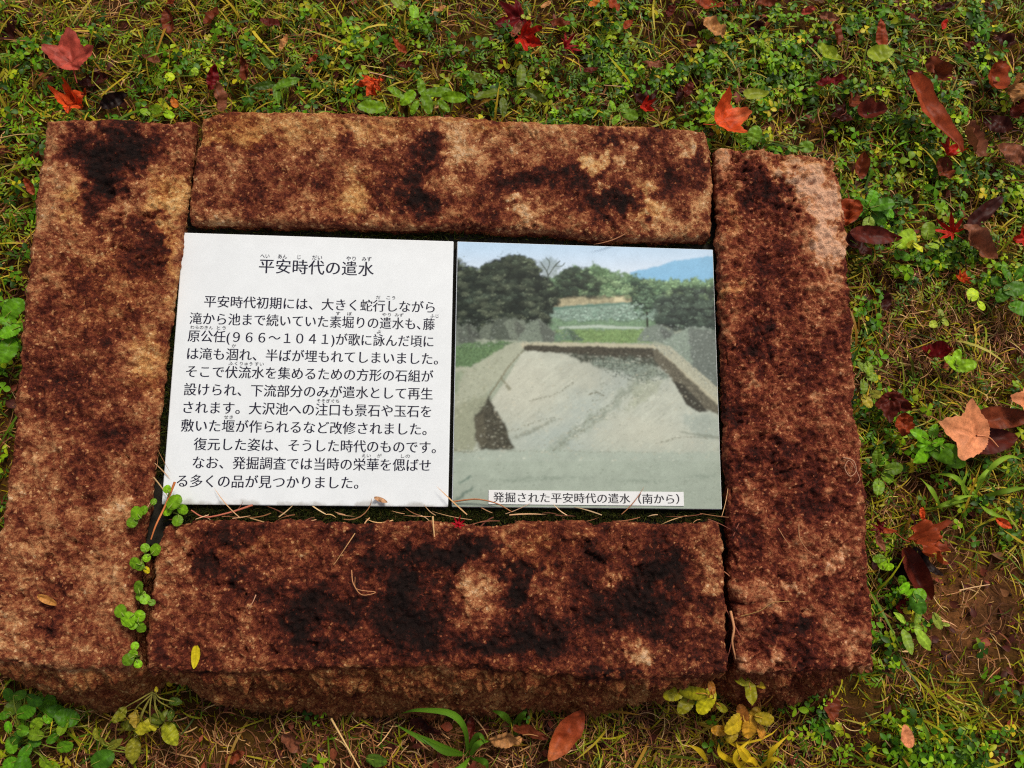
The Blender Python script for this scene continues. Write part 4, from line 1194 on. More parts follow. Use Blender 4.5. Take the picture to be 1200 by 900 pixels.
# palette of the fallen leaves
PAL = dict(pink=(186, 78, 62), orange=(222, 84, 36), scarlet=(190, 40, 22), crimson=(146, 24, 26), dark=(66, 24, 16), maroon=(98, 36, 24), brown=(126, 58, 32), rust=(160, 68, 34),
           tan=(200, 140, 84), peach=(232, 146, 98), black=(34, 18, 14), rose=(142, 84, 58), amber=(200, 112, 36), straw=(200, 170, 100), wine=(112, 20, 22))
LEAVES = [
    # x, y, kind, length, angle, colour, label, options
    (86, 60, 'trident', 56, 92, 'pink', 'pinkish red three-lobed leaf standing out in the grass beyond the left stone', dict(curl=.3, z=.034, pitch=12)),
    (112, 96, 'ovate', 42, 200, 'dark', 'dark red shaded leaf tucked between the pink and the orange leaf', dict(z=.012)),
    (95, 121, 'maple', 44, 35, 'orange', 'crumpled bright orange leaf leaning on the far end of the left stone', dict(curl=.7, crumple=.35, z=.05, pitch=18)),
    (136, 119, 'ovate', 44, 20, 'black', 'blackish curled leaf behind the left stone, right of the orange leaf', dict(z=.02)),
    (36, 218, 'ovate', 24, 120, 'rust', 'small rust red leaf lying just left of the left stone', dict(z=.03)),
    (44, 186, 'ovate', 26, 60, 'maroon', 'dull maroon leaf half sunk in grass by the upper left stone edge', dict(z=.015)),
    (200, 26, 'ovate', 34, 100, 'brown', 'brown folded leaf at the very top, above the pink three-lobed leaf', dict(fold=.5, z=.018)),
    (178, 71, 'ovate', 24, 160, 'rose', 'pale rosy leaf lying flat between the pink leaf and the top stone', dict(z=.022)),
    (248, 92, 'ovate', 32, 80, 'wine', 'deep wine red leaf standing behind the joint of left and top stones', dict(z=.02, roll=35)),
    (254, 115, 'ovate', 36, 100, 'rose', 'folded dusky rose leaf resting against the left end of the top stone', dict(fold=.6, z=.04, roll=25)),
    (206, 122, 'ovate', 20, 120, 'amber', 'tiny amber leaf between the blackish leaf and the folded rose leaf', dict(z=.035)),
    (289, 80, 'lance', 30, 100, 'brown', 'narrow reddish brown leaf upright in the grass above the top stone', dict(z=.03, width=.34, pitch=20)),
    (368, 72, 'ovate', 18, 30, 'rust', 'small rusty leaf crumb in grass, upper left of the orange crumpled leaf', dict(z=.03)),
    (318, 30, 'ovate', 32, 160, 'maroon', 'maroon oval leaf at the top edge, left of the two green leaves', dict(z=.018)),
    (250, 24, 'ovate', 28, 60, 'brown', 'dull brown oval leaf at the top edge, right of the folded brown one', dict(z=.014)),
    (333, 52, 'lance', 24, 75, 'tan', 'narrow tan leaf sliver below the maroon oval leaf at the top', dict(width=.3, z=.03)),
    (206, 2, 'ovate', 22, 30, 'rust', 'rust leaf cut by the top edge of the picture, left part', dict()),
    (12, 42, 'maple', 40, 150, 'dark', 'dark red ragged leaf in the top left corner', dict(z=.012)),
    (30, 25, 'ovate', 36, 20, 'dark', 'dark oval leaf above the ragged one in the top left corner', dict(z=.010)),
    (467, 55, 'lance', 24, 135, 'rust', 'slim rust coloured leaf slanting in the grass above the top stone', dict(width=.38, z=.03)),
    (440, 106, 'maple', 34, 250, 'orange', 'crumpled orange brown leaf just above the broad green leaf rosette', dict(curl=.8, crumple=.4, z=.035)),
    (474, 76, 'ovate', 20, 190, 'maroon', 'small maroon leaf between the slim rust leaf and the leaf rosette', dict(z=.02)),
    (598, 27, 'maple', 48, 200, 'wine', 'large dark wine maple leaf near the top edge, behind the scarlet one', dict(z=.02)),
    (603, 40, 'lance', 26, 240, 'rose', 'curled rosy strip of leaf lying on the large dark wine leaf', dict(width=.3, z=.034)),
    (621, 50, 'maple', 38, 330, 'scarlet', 'bright scarlet maple leaf below the large dark wine one', dict(curl=.5, crumple=.2, z=.036)),
    (655, 31, 'ovate', 26, 10, 'brown', 'brown red oval leaf right of the large dark wine leaf', dict(z=.022)),
    (668, 57, 'palmate', 30, 20, 'crimson', 'small crimson palmate leaf in grass right of the scarlet maple leaf', dict(z=.03)),
    (718, 9, 'lance', 30, 95, 'rust', 'upright rust leaf at the top edge above the middle of the top stone', dict(width=.45, z=.03)),
    (640, 7, 'ovate', 16, 40, 'tan', 'small tan leaf at the top edge, left of the upright rust leaf', dict(z=.03)),
    (697, 5, 'lance', 18, 40, 'amber', 'small amber leaf at the top edge beside the upright rust leaf', dict(z=.03)),
    (763, 79, 'ovate', 28, 5, 'rose', 'pale rosy brown leaf lying level in the grass above the top stone', dict(z=.03)),
    (752, 120, 'maple', 40, 150, 'dark', 'dark red leaf behind the right end of the top stone', dict(z=.02)),
    (758, 129, 'maple', 22, 330, 'scarlet', 'small scarlet leaf lying on the dark red leaf behind the top stone', dict(z=.04)),
    (692, 84, 'ovate', 22, 20, 'maroon', 'maroon leaf in the thin grass left of the level rosy leaf', dict(z=.018)),
    (736, 30, 'ovate', 18, 50, 'rust', 'small rust leaf right of the upright rust leaf near the top edge', dict(z=.02)),
    (590, 78, 'ovate', 22, 260, 'brown', 'small brown leaf under the weeds below the large wine leaf', dict(z=.014)),
    (785, 14, 'ovate', 24, 60, 'maroon', 'maroon leaf near the top edge, left of the tan spoon-shaped leaf', dict(z=.02)),
    (797, 112, 'ovate', 24, 75, 'dark', 'dark leaf edge just above the right end of the top stone', dict(z=.016)),
    (516, 14, 'ovate', 20, 30, 'tan', 'tan leaf bit at the top edge right of the two green leaves', dict(z=.02)),
    (829, 8, 'ovate', 34, 160, 'rust', 'rusty red leaf at the top edge, directly above the tan spoon-shaped leaf', dict(z=.025)),
    (862, 4, 'ovate', 24, 80, 'maroon', 'maroon leaf cut by the top edge, right of the rusty red one', dict(z=.02)),
    (900, 5, 'ovate', 30, 20, 'brown', 'brown leaf cut by the top edge above the clover', dict(z=.02)),
    (836, 35, 'ovate', 32, 315, 'tan', 'tan spoon-shaped leaf lying flat near the top edge', dict(width=.62, z=.03)),
    (814, 50, 'ovate', 20, 200, 'brown', 'small brown leaf below left of the tan spoon-shaped leaf', dict(z=.018)),
    (946, 14, 'ovate', 18, 20, 'pink', 'small pinkish leaf in clover at the top edge', dict(z=.03)),
    (970, 22, 'ovate', 24, 355, 'rose', 'rosy leaf beside the small pinkish one at the top edge', dict(z=.03)),
    (949, 52, 'ovate', 28, 30, 'maroon', 'curled maroon leaf in the clover below the rosy leaf', dict(curl=.6, z=.022)),
    (976, 42, 'round', 24, 100, 'brown', 'round dark brown leaf standing in the clover near the top', dict(width=.75, z=.03, roll=30)),
    (895, 64, 'ovate', 22, 330, 'dark', 'dark red leaf in the grass right of the tan spoon-shaped leaf', dict(z=.018)),
    (887, 32, 'ovate', 30, 350, 'dark', 'long dark brown leaf under clover, right of the tan spoon-shaped leaf', dict(z=.012)),
    (858, 139, 'trident', 50, 20, 'orange', 'vivid orange red leaf lying above the joint of top and right stones', dict(curl=.5, z=.04, fold=.25, tip=(238, 120, 70))),
    (805, 106, 'ovate', 28, 60, 'maroon', 'reddish leaf in the grass above the right end of the top stone', dict(z=.026)),
    (972, 100, 'ovate', 34, 5, 'wine', 'wine red oval leaf in clover above the right stone', dict(z=.028)),
    (995, 118, 'ovate', 34, 60, 'brown', 'brown leaf standing on edge in clover, right of the wine red oval leaf', dict(z=.018, roll=40)),
    (980, 141, 'maple', 38, 190, 'dark', 'dark red ragged leaf shaded by clover above the right stone', dict(z=.02)),
    (1018, 134, 'ovate', 42, 5, 'maroon', 'broad maroon leaf lying level right of the dark ragged leaf', dict(z=.024, width=.6)),
    (1030, 42, 'lance', 34, 95, 'rust', 'narrow orange brown leaf upright in the clover near the top edge', dict(width=.36, z=.032)),
    (1015, 58, 'ovate', 20, 200, 'dark', 'dark leaf at the foot of the narrow orange brown leaf', dict(z=.014)),
    (1068, 24, 'ovate', 32, 150, 'maroon', 'maroon leaf near the top edge, upper right', dict(z=.02)),
    (1105, 30, 'ovate', 16, 60, 'scarlet', 'tiny bright red leaf right of the maroon one near the top edge', dict(z=.03)),
    (1105, 12, 'ovate', 32, 20, 'dark', 'dark leaf cut by the top edge above the tiny bright red leaf', dict(z=.02)),
    (1172, 52, 'ovate', 38, 10, 'dark', 'dark red leaf in grass by the right edge, below the top corner', dict(z=.016)),
    (1140, 55, 'ovate', 30, 170, 'maroon', 'maroon leaf left of the dark red one by the top right corner', dict(z=.016)),
    (1092, 84, 'ovate', 44, 340, 'brown', 'brown leaf in front of the tip of the long rolled brown leaf', dict(z=.02)),
    (1092, 138, 'lance', 104, 301, 'rust', 'long rolled reddish brown leaf, the longest one in the upper right clover', dict(width=.26, fold=.55, z=.034, crumple=.06)),
    (1064, 95, 'ovate', 24, 110, 'wine', 'wine red scrap at the upper end of the long rolled brown leaf', dict(z=.03)),
    (1115, 177, 'maple', 28, 40, 'scarlet', 'glowing red leaf at the lower end of the long rolled brown leaf', dict(z=.034, curl=.6)),
    (1134, 170, 'lance', 44, 290, 'rose', 'dusty rose curled leaf right of the glowing red leaf', dict(width=.4, z=.024, fold=.5)),
    (1105, 201, 'round', 28, 270, 'brown', 'round brown leaf below the glowing red leaf', dict(width=.7, z=.022)),
    (1160, 92, 'ovate', 40, 60, 'rust', 'curled rust leaf in grass close to the right edge', dict(curl=.8, width=.7, z=.03)),
    (1184, 107, 'maple', 36, 20, 'tan', 'orange tan crumpled leaf below the curled rust leaf at the right edge', dict(crumple=.3, z=.03)),
    (1162, 151, 'ovate', 44, 160, 'dark', 'dark brown leaf in the clover near the right edge', dict(z=.018, width=.6)),
    (1188, 182, 'ovate', 48, 340, 'rose', 'greyish rose leaf at the right edge below the dark brown leaf', dict(z=.024)),
    (1190, 130, 'ovate', 36, 60, 'maroon', 'maroon leaf at the right edge between the tan and the greyish leaf', dict(z=.016)),
    (1006, 202, 'lance', 44, 70, 'brown', 'slim folded brown leaf in the clover right of the pale stone corner', dict(width=.34, fold=.6, z=.04)),
    (994, 254, 'ovate', 38, 260, 'rust', 'rust orange leaf tucked against the edge of the right stone', dict(width=.75, z=.045, roll=20)),
    (1022, 277, 'ovate', 62, 356, 'maroon', 'large maroon oval leaf pointing right beside the right stone', dict(width=.34, z=.046)),
    (1002, 291, 'ovate', 44, 320, 'dark', 'dark leaf lying beneath the large maroon oval leaf', dict(z=.018)),
    (1107, 268, 'palmate', 32, 130, 'scarlet', 'small vivid red palmate leaf right of the large maroon oval leaf', dict(z=.036)),
    (1140, 289, 'ovate', 52, 310, 'rose', 'pale rosy brown folded leaf below the vivid red palmate leaf', dict(width=.5, fold=.5, z=.03, vein=.6)),
    (1150, 250, 'lance', 60, 40, 'dark', 'long dark brown leaf between clover, above the pale rosy folded leaf', dict(width=.3, z=.018)),
    (1190, 281, 'maple', 34, 200, 'scarlet', 'scarlet leaf at the right edge, level with the pale rosy folded leaf', dict(z=.03, curl=.6)),
    (1093, 418, 'round', 32, 5, 'wine', 'glossy dark wine red rolled leaf in the straw right of the stones', dict(width=.66, curl=1.0, z=.025)),
    (1128, 324, 'maple', 20, 60, 'orange', 'tiny orange leaf crumb in the straw, far right', dict(z=.018)),
    (1032, 352, 'round', 28, 120, 'dark', 'dark brown round leaf close to the right stone', dict(width=.7, z=.014)),
    (1040, 479, 'trident', 44, 265, 'maroon', 'dull maroon wilted leaf beside the middle of the right stone', dict(curl=.6, crumple=.25, z=.02)),
    (1058, 499, 'ovate', 28, 80, 'rust', 'fan-like crinkled rust leaf below the dull maroon wilted one', dict(width=.7, crumple=.3, z=.028)),
    (1126, 505, 'trident', 64, 163, 'peach', 'big pale peach three-lobed leaf lying flat right of the stones', dict(curl=.22, crumple=.04, z=.040, vein=.86, tip=(238, 156, 106))),
    (1197, 468, 'trident', 34, 170, 'peach', 'pale peach leaf cut by the right edge above the big one', dict(z=.04, vein=.86)),
    (1028, 634, 'lance', 26, 295, 'rose', 'dusky rose leaflet hanging off the right stone edge', dict(width=.32, z=.03)),
    (1038, 622, 'lance', 22, 355, 'rust', 'small rust leaflet at the right stone edge beside the dusky rose one', dict(width=.3, z=.03)),
    (1026, 617, 'palmate', 20, 150, 'wine', 'wine red leaf base touching the right stone edge', dict(z=.03)),
    (1080, 641, 'maple', 56, 340, 'rust', 'crumpled reddish brown leaf lying over a dark purple folded leaf', dict(crumple=.3, curl=.4, z=.034)),
    (1072, 672, 'lance', 62, 295, 'maroon', 'dark purple brown folded leaf on the bare soil', dict(width=.42, fold=.7, z=.018)),
    (1048, 664, 'lance', 46, 320, 'black', 'blackish leaf left of the purple folded leaf on the bare soil', dict(width=.45, z=.012)),
    (1083, 660, 'lance', 50, 315, 'black', 'blackish narrow leaf right of the purple folded leaf on the soil', dict(width=.3, z=.010)),
    (1068, 610, 'lance', 30, 300, 'dark', 'dark reddish sliver of leaf above the crumpled reddish brown leaf', dict(width=.3, z=.02)),
    (1175, 612, 'ovate', 22, 330, 'orange', 'small orange red leaf on the weeds by the right edge', dict(z=.034)),
    (1080, 602, 'lance', 14, 270, 'orange', 'tiny orange leaf upright in grass above the crumpled reddish leaf', dict(z=.03)),
    (1055, 711, 'round', 20, 20, 'wine', 'small round wine coloured leaf beside the plantain plant', dict(width=.8, z=.012)),
    (1062, 862, 'ovate', 26, 100, 'peach', 'small peach leaf standing in the clover below the right stone', dict(width=.6, z=.03)),
    (972, 829, 'ovate', 30, 260, 'brown', 'fuzzy reddish brown leaf under the near corner of the right stone', dict(width=.7, z=.02)),
    (592, 861, 'ovate', 42, 185, 'tan', 'tan oval leaf lying below the front stone', dict(width=.46, z=.026)),
    (622, 855, 'lance', 44, 340, 'brown', 'brown curled leaf behind the tan oval leaf below the front stone', dict(width=.28, z=.016)),
    (661, 859, 'ovate', 68, 232, 'rust', 'long orange brown leaf slanting below the front stone', dict(width=.42, z=.034, tip=(196, 104, 56))),
    (553, 856, 'lance', 34, 265, 'maroon', 'narrow maroon leaf left of the tan oval leaf', dict(width=.36, z=.014)),
    (503, 847, 'lance', 46, 340, 'dark', 'dark brown leaf under the green grass tuft below the front stone', dict(width=.4, z=.010)),
    (278, 882, 'ovate', 28, 25, 'brown', 'brown pointed leaf in dead grass near the bottom edge', dict(z=.02)),
    (346, 868, 'ovate', 32, 320, 'rose', 'rosy leaf with a greenish rim in dead grass near the bottom edge', dict(z=.022, width=.6)),
    (1150, 515, 'lance', 74, 2, 'maroon', 'thick maroon strip of leaf reaching right from under the big peach leaf', dict(width=.5, fold=.35, z=.016)),
    (1170, 492, 'lance', 70, 2, 'brown', 'rolled reddish bark-like leaf right of the big peach leaf', dict(width=.36, fold=.6, z=.022)),
]
for lf in LEAVES:
    x, y, kind, L, ang, pal, lab, opt = lf
    o = dict(opt)
    rl = np.random.default_rng(int(x * 13 + y * 7))
    if L >= 60:
        o['roll'] = rl.uniform(-12, 12)
    if pal != 'peach' and kind != 'trident' and L < 60:
        o['curl'] = o.get('curl', .25) + rl.uniform(.0, .35)
        o['crumple'] = o.get('crumple', .10) + rl.uniform(.02, .14)
        o['fold'] = o.get('fold', .12) + rl.uniform(0, .45)
        o['pitch'] = o.get('pitch', 0) + rl.uniform(-20, 20)
        o['roll'] = o.get('roll', 0) + rl.uniform(-24, 24)
        o['vein'] = o.get('vein', rl.uniform(.6, .8))
        o['z'] = o.get('z', .02) * .85 - .003
    if pal in ('dark', 'maroon', 'black') and L < 60:
        L = L * .86
    put_leaf(x, y, kind, L, ang, PAL[pal], lab, stalk=L > 30 and kind != 'lance', **o)

put_leaf(229, 770, 'lance', 27, 268, (222, 200, 30), 'small lemon yellow leaf lying on the front stone near its left end', z=ZS + .002, width=.4, stalk=False, curl=.2, crumple=.03, mat=M_LEAF)
put_leaf(58, 703, 'lance', 26, 335, (204, 140, 70), 'little tan curled scrap lying on the left stone', z=ZS + .003, width=.36, stalk=False, curl=.5, crumple=.1, fold=.5)
put_leaf(447, 586, 'lance', 17, 340, (196, 150, 112), 'brown shrivelled scrap on the lower edge of the white panel', z=ZP + .002, width=.32, stalk=False, curl=.7, crumple=.25)
put_leaf(538, 611, 'palmate', 17, 80, (190, 20, 40), 'tiny crimson tuft at the upper edge of the front stone', z=ZS + .002, stalk=False, curl=.9, crumple=.3)
put_leaf(885, 111, 'lance', 30, 5, (150, 160, 40), 'yellow green fallen leaf in the clover above the joint of stones', z=.034, width=.5, stalk=False, mat=M_LEAF)
put_leaf(970, 64, 'ovate', 32, 330, (160, 176, 40), 'lime green leaf lying in clover near the top edge, left one of two', z=.036, width=.5, stalk=False, mat=M_LEAF, crumple=.15)
put_leaf(1030, 64, 'ovate', 34, 15, (156, 172, 36), 'lime green leaf beside the narrow orange brown leaf near the top', z=.038, width=.6, stalk=False, mat=M_LEAF)

# ------------------------------------------------------------------ single plants
def plant(name, label, base, leaves, kind, rgb, group=None, cat='weed', zb=0.0, stem=(118, 128, 40), width=.8, fold=.15, curl=-.2, vein=1.38, stems=True, crumple=.08):
    """leaves: (x, y, length, angle, height[, colour]) in pixels of the photograph; every leaf is a part, its stem a sub-part"""
    b = at(base[0], base[1], zb)
    r = empty(name, b)
    tag(r, label, cat, group)
    for lf in leaves:
        x, y, L, ang, z = lf[:5]
        c = lf[5] if len(lf) > 5 else rgb
        SEED[0] += 1
        c = tuple(np.clip(np.array(c) * np.random.default_rng(SEED[0]).uniform(.72, 1.12), 0, 255))
        V, F, C = leaf_shape(kind, SEED[0], c, curl, crumple, fold, None, width, vein)
        s = px_len(x, y, z, L) * random.uniform(.78, 1.12)
        M = rot_to(R(ang + random.uniform(-15, 15)), R(random.uniform(-16, 22)), R(random.uniform(-26, 26)))
        V = (V - [0, .5, V[:, 2].mean()]) * s @ M.T
        p = at(x, y, z) - b
        o = obj('leaf', make_mesh('leaf', V, [F], C), M_LEAF, r, p)
        if stems:
            foot = (np.array([0, -.5, 0]) * s) @ M.T
            q = -p + np.array([random.uniform(-.002, .002), random.uniform(-.002, .002), 0])
            mid = foot * .45 + q * .55 + np.array([0, 0, .006])
            v, f = tube(spline([q, mid, foot, foot * .2], 12), .0009, .0005, 5)
            obj('stem', make_mesh('stem', v, [f], np.repeat(lin(stem)[None], len(v), 0)), M_TUBE, o)
    return r

GRN, LIME, DEEP, YEL = (96, 146, 26), (140, 172, 34), (66, 110, 22), (204, 186, 30)
plant('leaf_rosette', 'broad light green leaf rosette behind the middle left of the top stone', (490, 118),
      [(436, 125, 34, 195, .040), (478, 114, 32, 240, .045), (500, 120, 32, 285, .048), (512, 108, 36, 20, .04), (532, 114, 32, 345, .044), (494, 102, 28, 100, .036), (463, 108, 26, 150, .034), (486, 126, 24, 260, .05), (520, 124, 24, 310, .046)], 'toothed', (112, 150, 18), width=.46, stems=False)
plant('leaf_rosette', 'lobed dull green rosette in the grass above the middle of the top stone', (600, 105), [(575, 110, 40, 200, .03), (610, 88, 34, 70, .034), (628, 112, 30, 345, .03), (590, 125, 28, 260, .036), (560, 92, 30, 150, .03)], 'toothed', (96, 112, 20), width=.36, stems=False)
plant('seedling', 'pair of bright green leaves at the top edge left of centre', (474, 20), [(467, 4, 20, 150, .045, (176, 200, 60)), (485, 13, 24, 280, .045, (132, 178, 44))], 'round', LIME, width=.66)
plant('broadleaf_weed', 'large glossy green leaves at the left edge beside the left stone', (8, 395), [(16, 362, 36, 60, .05), (12, 388, 24, 200, .055), (8, 410, 30, 250, .05), (22, 384, 20, 20, .045), (20, 402, 18, 300, .045), (6, 376, 18, 150, .05)], 'toothed', (104, 160, 20), width=.7)
rl = np.random.default_rng(5)
patch = [(x + rl.uniform(-4, 4), y + rl.uniform(-4, 4), rl.uniform(15, 30), rl.uniform(0, 360), rl.uniform(.02, .045), [(92, 152, 16), (112, 170, 24), (72, 124, 14), (132, 166, 30)][k % 4])
         for k, (x, y) in enumerate([(8, 812), (24, 815), (38, 822), (12, 830), (30, 836), (52, 826), (64, 838), (44, 846), (10, 850), (26, 856), (44, 866), (70, 852), (60, 866), (12, 872), (30, 880), (50, 890), (10, 892), (72, 876), (26, 898), (66, 895), (2, 836), (56, 842), (20, 868), (38, 858), (76, 842)])]
plant('broadleaf_weed', 'patch of large green leaves in the bottom left corner', (35, 865), patch, 'toothed', (98, 156, 20), width=.72, fold=.2)
plant('broadleaf_weed', 'single round green leaf at the bottom edge right of the corner patch', (122, 895), [(120, 890, 30, 30, .03)], 'round', (84, 140, 22), width=.85)
plant('broadleaf_weed', 'single green leaf in dead grass at the bottom edge under the front stone', (445, 893), [(441, 891, 30, 5, .02)], 'round', (96, 128, 36), width=.66)
plant('plantain', 'plantain with four long leaves on the soil right of the right stone', (1066, 733), [(1055, 724, 22, 150, .02), (1076, 722, 26, 50, .024), (1064, 752, 34, 268, .026), (1083, 750, 36, 315, .024), (1074, 734, 18, 340, .02)], 'ovate', (150, 182, 52), width=.42, stems=False)
plant('seedling', 'upright row of small round leaves above the plantain', (1072, 705), [(1057, 680, 13, 110, .035), (1060, 689, 16, 40, .04), (1076, 708, 22, 280, .036, DEEP), (1068, 695, 16, 200, .03), (1078, 698, 18, 60, .034)], 'round', (120, 180, 20), width=.72)
plant('seedling', 'lime curled seedling touching the lower right stone edge', (1036, 668), [(1034, 660, 18, 110, .04), (1030, 655, 13, 190, .045), (1041, 664, 14, 20, .04)], 'round', (150, 196, 30), width=.7)
plant('seedling', 'pale folded seedling leaf on the bare soil right of the plantain', (1095, 725), [(1099, 728, 22, 290, .022), (1108, 732, 12, 350, .02)], 'round', (172, 190, 70), width=.45)
plant('broadleaf_weed', 'bright green weed below the big pale peach leaf', (1092, 530), [(1078, 510, 26, 150, .04), (1095, 505, 22, 70, .03), (1104, 532, 42, 300, .04), (1118, 535, 40, 330, .036), (1082, 533, 30, 210, .035), (1100, 518, 24, 20, .045), (1085, 522, 20, 180, .038)], 'ovate', (112, 168, 20), width=.55)
plant('broadleaf_weed', 'small green weed close to the right stone below the wilted leaf', (1035, 545), [(1028, 536, 18, 100, .03), (1048, 549, 24, 10, .03), (1030, 570, 20, 260, .026), (1040, 560, 16, 330, .025)], 'round', (118, 152, 32), width=.6)
plant('broadleaf_weed', 'yellow green cluster of leaves right of the large maroon oval leaf', (1078, 285), [(1062, 280, 30, 35, .05), (1068, 286, 14, 200, .055, (206, 206, 40)), (1076, 290, 14, 300, .058, (210, 212, 44)), (1088, 270, 20, 80, .048), (1094, 288, 16, 0, .05), (1052, 298, 18, 250, .036, GRN), (1060, 300, 18, 330, .036, GRN)], 'round', (160, 194, 40), width=.66)
plant('broadleaf_weed', 'green clump above the large maroon oval leaf beside the right stone', (1020, 245), [(1008, 238, 22, 120, .04), (1022, 232, 20, 70, .044), (1034, 240, 28, 10, .046), (1018, 262, 18, 260, .04, (150, 176, 60)), (1040, 248, 22, 330, .04), (1030, 255, 18, 300, .038), (1005, 250, 16, 200, .036)], 'round', (100, 160, 26), width=.7)
plant('broadleaf_weed', 'sage green upright leaves along the right stone above the wilted leaf', (1018, 435), [(1018, 432, 20, 290, .05), (1012, 452, 20, 250, .05), (1022, 442, 18, 10, .045), (1010, 430, 14, 120, .05), (1026, 462, 18, 330, .04, (176, 170, 60)), (1016, 470, 20, 310, .038, (190, 170, 50))], 'toothed', (140, 168, 44), width=.6)
plant('broadleaf_weed', 'jagged bright green leaf in the straw right of the wine red rolled leaf', (1122, 430), [(1115, 425, 24, 150, .026), (1130, 428, 26, 10, .026), (1122, 418, 16, 80, .028)], 'toothed', (140, 182, 30), width=.55)
plant('seedling', 'yellow green sprout in the straw near the pale peach leaf cut by the edge', (1142, 348), [(1140, 345, 16, 60, .026), (1150, 358, 12, 300, .024)], 'toothed', (176, 202, 40), width=.8)
plant('seedling', 'small pale sprout in the straw right of the dark round leaf', (1103, 370), [(1102, 366, 12, 90, .024), (1094, 380, 14, 200, .02), (1108, 378, 12, 330, .02)], 'toothed', (170, 184, 60), width=.7)
plant('broadleaf_weed', 'leafy green weed cut by the right edge above the straw', (1185, 335), [(1180, 322, 22, 100, .04), (1190, 338, 26, 10, .04), (1176, 345, 20, 220, .036), (1195, 320, 20, 60, .04), (1170, 330, 18, 170, .034), (1196, 362, 24, 340, .034)], 'round', (92, 146, 26), width=.65)
plant('seedling', 'round lemon green leaf in the grass beyond the left stone', (192, 96), [(199, 90, 14, 20, .05, (186, 208, 20)), (186, 96, 10, 200, .036), (228, 84, 13, 60, .036, (150, 180, 50))], 'round', (150, 180, 30), width=.9)
plant('broadleaf_weed', 'light green sprigs at the far edge of the left stone', (172, 138), [(170, 131, 14, 150, .05), (182, 128, 16, 20, .05), (198, 134, 14, 340, .045), (176, 140, 10, 240, .045)], 'toothed', (150, 190, 30), width=.7)
plant('broadleaf_weed', 'dandelion-like leaves spreading above the left half of the top stone', (325, 85), [(312, 72, 30, 130, .034), (335, 98, 34, 20, .04), (310, 100, 36, 210, .036), (325, 110, 28, 290, .04), (345, 80, 26, 40, .034)], 'toothed', (84, 118, 18), width=.34, stems=False)
plant('broadleaf_weed', 'soft green leaves behind the corner of the right stone', (882, 165), [(884, 158, 22, 70, .045), (870, 162, 16, 170, .04), (945, 172, 18, 10, .045), (930, 174, 16, 180, .04)], 'round', (112, 150, 34), width=.75)
plant('broadleaf_weed', 'small leafy weed behind the right half of the top stone', (722, 135), [(718, 124, 16, 110, .05), (722, 140, 18, 250, .06), (738, 134, 24, 340, .055), (712, 132, 14, 190, .05), (730, 126, 16, 40, .05)], 'round', (128, 172, 34), width=.6)
for k, (lab, b, lv) in enumerate([
    ('trio of scalloped leaves overlapping the lower left corner of the white panel', (200, 600), [(204, 588, 22, 70, ZP + .018), (196, 598, 18, 200, ZP + .012), (214, 597, 18, 340, ZP + .012), (208, 610, 15, 280, ZP + .010), (196, 573, 11, 110, ZP + .02)]),
    ('pair of scalloped leaves on the left stone beside the panel corner', (170, 608), [(160, 601, 22, 130, ZS + .012), (155, 612, 15, 240, ZS + .009), (168, 598, 14, 40, ZS + .01), (180, 588, 12, 60, ZP + .016)]),
    ('uppermost leaf cluster in the joint between left and front stones', (173, 650), [(170, 642, 15, 120, ZS + .010), (182, 644, 17, 40, ZS + .012), (172, 654, 13, 250, ZS + .010), (158, 660, 16, 180, ZS + .012), (164, 664, 12, 260, ZS + .010), (172, 668, 12, 310, ZS + .008, (214, 190, 30))]),
    ('middle leaf cluster in the joint between left and front stones', (168, 700), [(162, 688, 18, 100, ZS + .010), (170, 702, 15, 290, ZS + .010), (178, 706, 11, 350, ZS + .010), (165, 698, 14, 220, ZS + .006)]),
    ('wide leaf cluster in the joint between left and front stones, below the middle', (165, 725), [(141, 716, 19, 150, ZS + .012), (150, 726, 21, 215, ZS + .014), (163, 722, 20, 60, ZS + .013), (165, 735, 15, 300, ZS + .008), (156, 732, 15, 260, ZS + .010)]),
    ('lowest leaf cluster in the joint between left and front stones', (162, 770), [(158, 757, 14, 100, ZS + .006), (150, 773, 21, 200, ZS + .010), (162, 778, 14, 300, ZS + .004), (156, 766, 12, 150, ZS + .008)])]):
    plant('creeping_weed', lab, b, [(x_, y_, L_ * .88, *r__) for x_, y_, L_, *r__ in lv], 'toothed', (128, 178, 26), 'creeping weeds rooted in the joint of the stones', zb=.075, width=.95, fold=.06, stem=(130, 150, 60))
plant('wilting_weed', 'yellowing wilted weed hanging below the joint of left and front stones', (180, 812),
      [(140, 838, 20, 240, .05, (160, 160, 40)), (158, 842, 22, 260, .05, (178, 150, 50)), (172, 852, 36, 200, .045, (196, 186, 40)), (186, 842, 30, 50, .05, (120, 132, 30)), (200, 860, 30, 300, .04, (158, 160, 34)), (156, 880, 28, 265, .03, (168, 162, 40)), (206, 822, 18, 350, .06, (98, 128, 30)), (183, 808, 8, 90, .085, YEL), (150, 850, 24, 170, .035, (120, 124, 30)), (200, 838, 18, 280, .05, (96, 120, 30))], 'ovate', YEL, width=.6, zb=.06, stem=(150, 140, 60), crumple=.2)
plant('yellow_weed', 'yellow leafed sprig overlapping the near right corner of the front stone', (835, 832),
      [(790, 813, 26, 180, .075, (196, 186, 20)), (812, 812, 32, 170, .08), (804, 825, 26, 215, .07, (180, 172, 20)), (828, 822, 34, 245, .072), (846, 829, 18, 310, .06), (834, 806, 18, 110, .085, (206, 130, 40))], 'toothed', (206, 196, 24), width=.56, stem=(190, 130, 50))
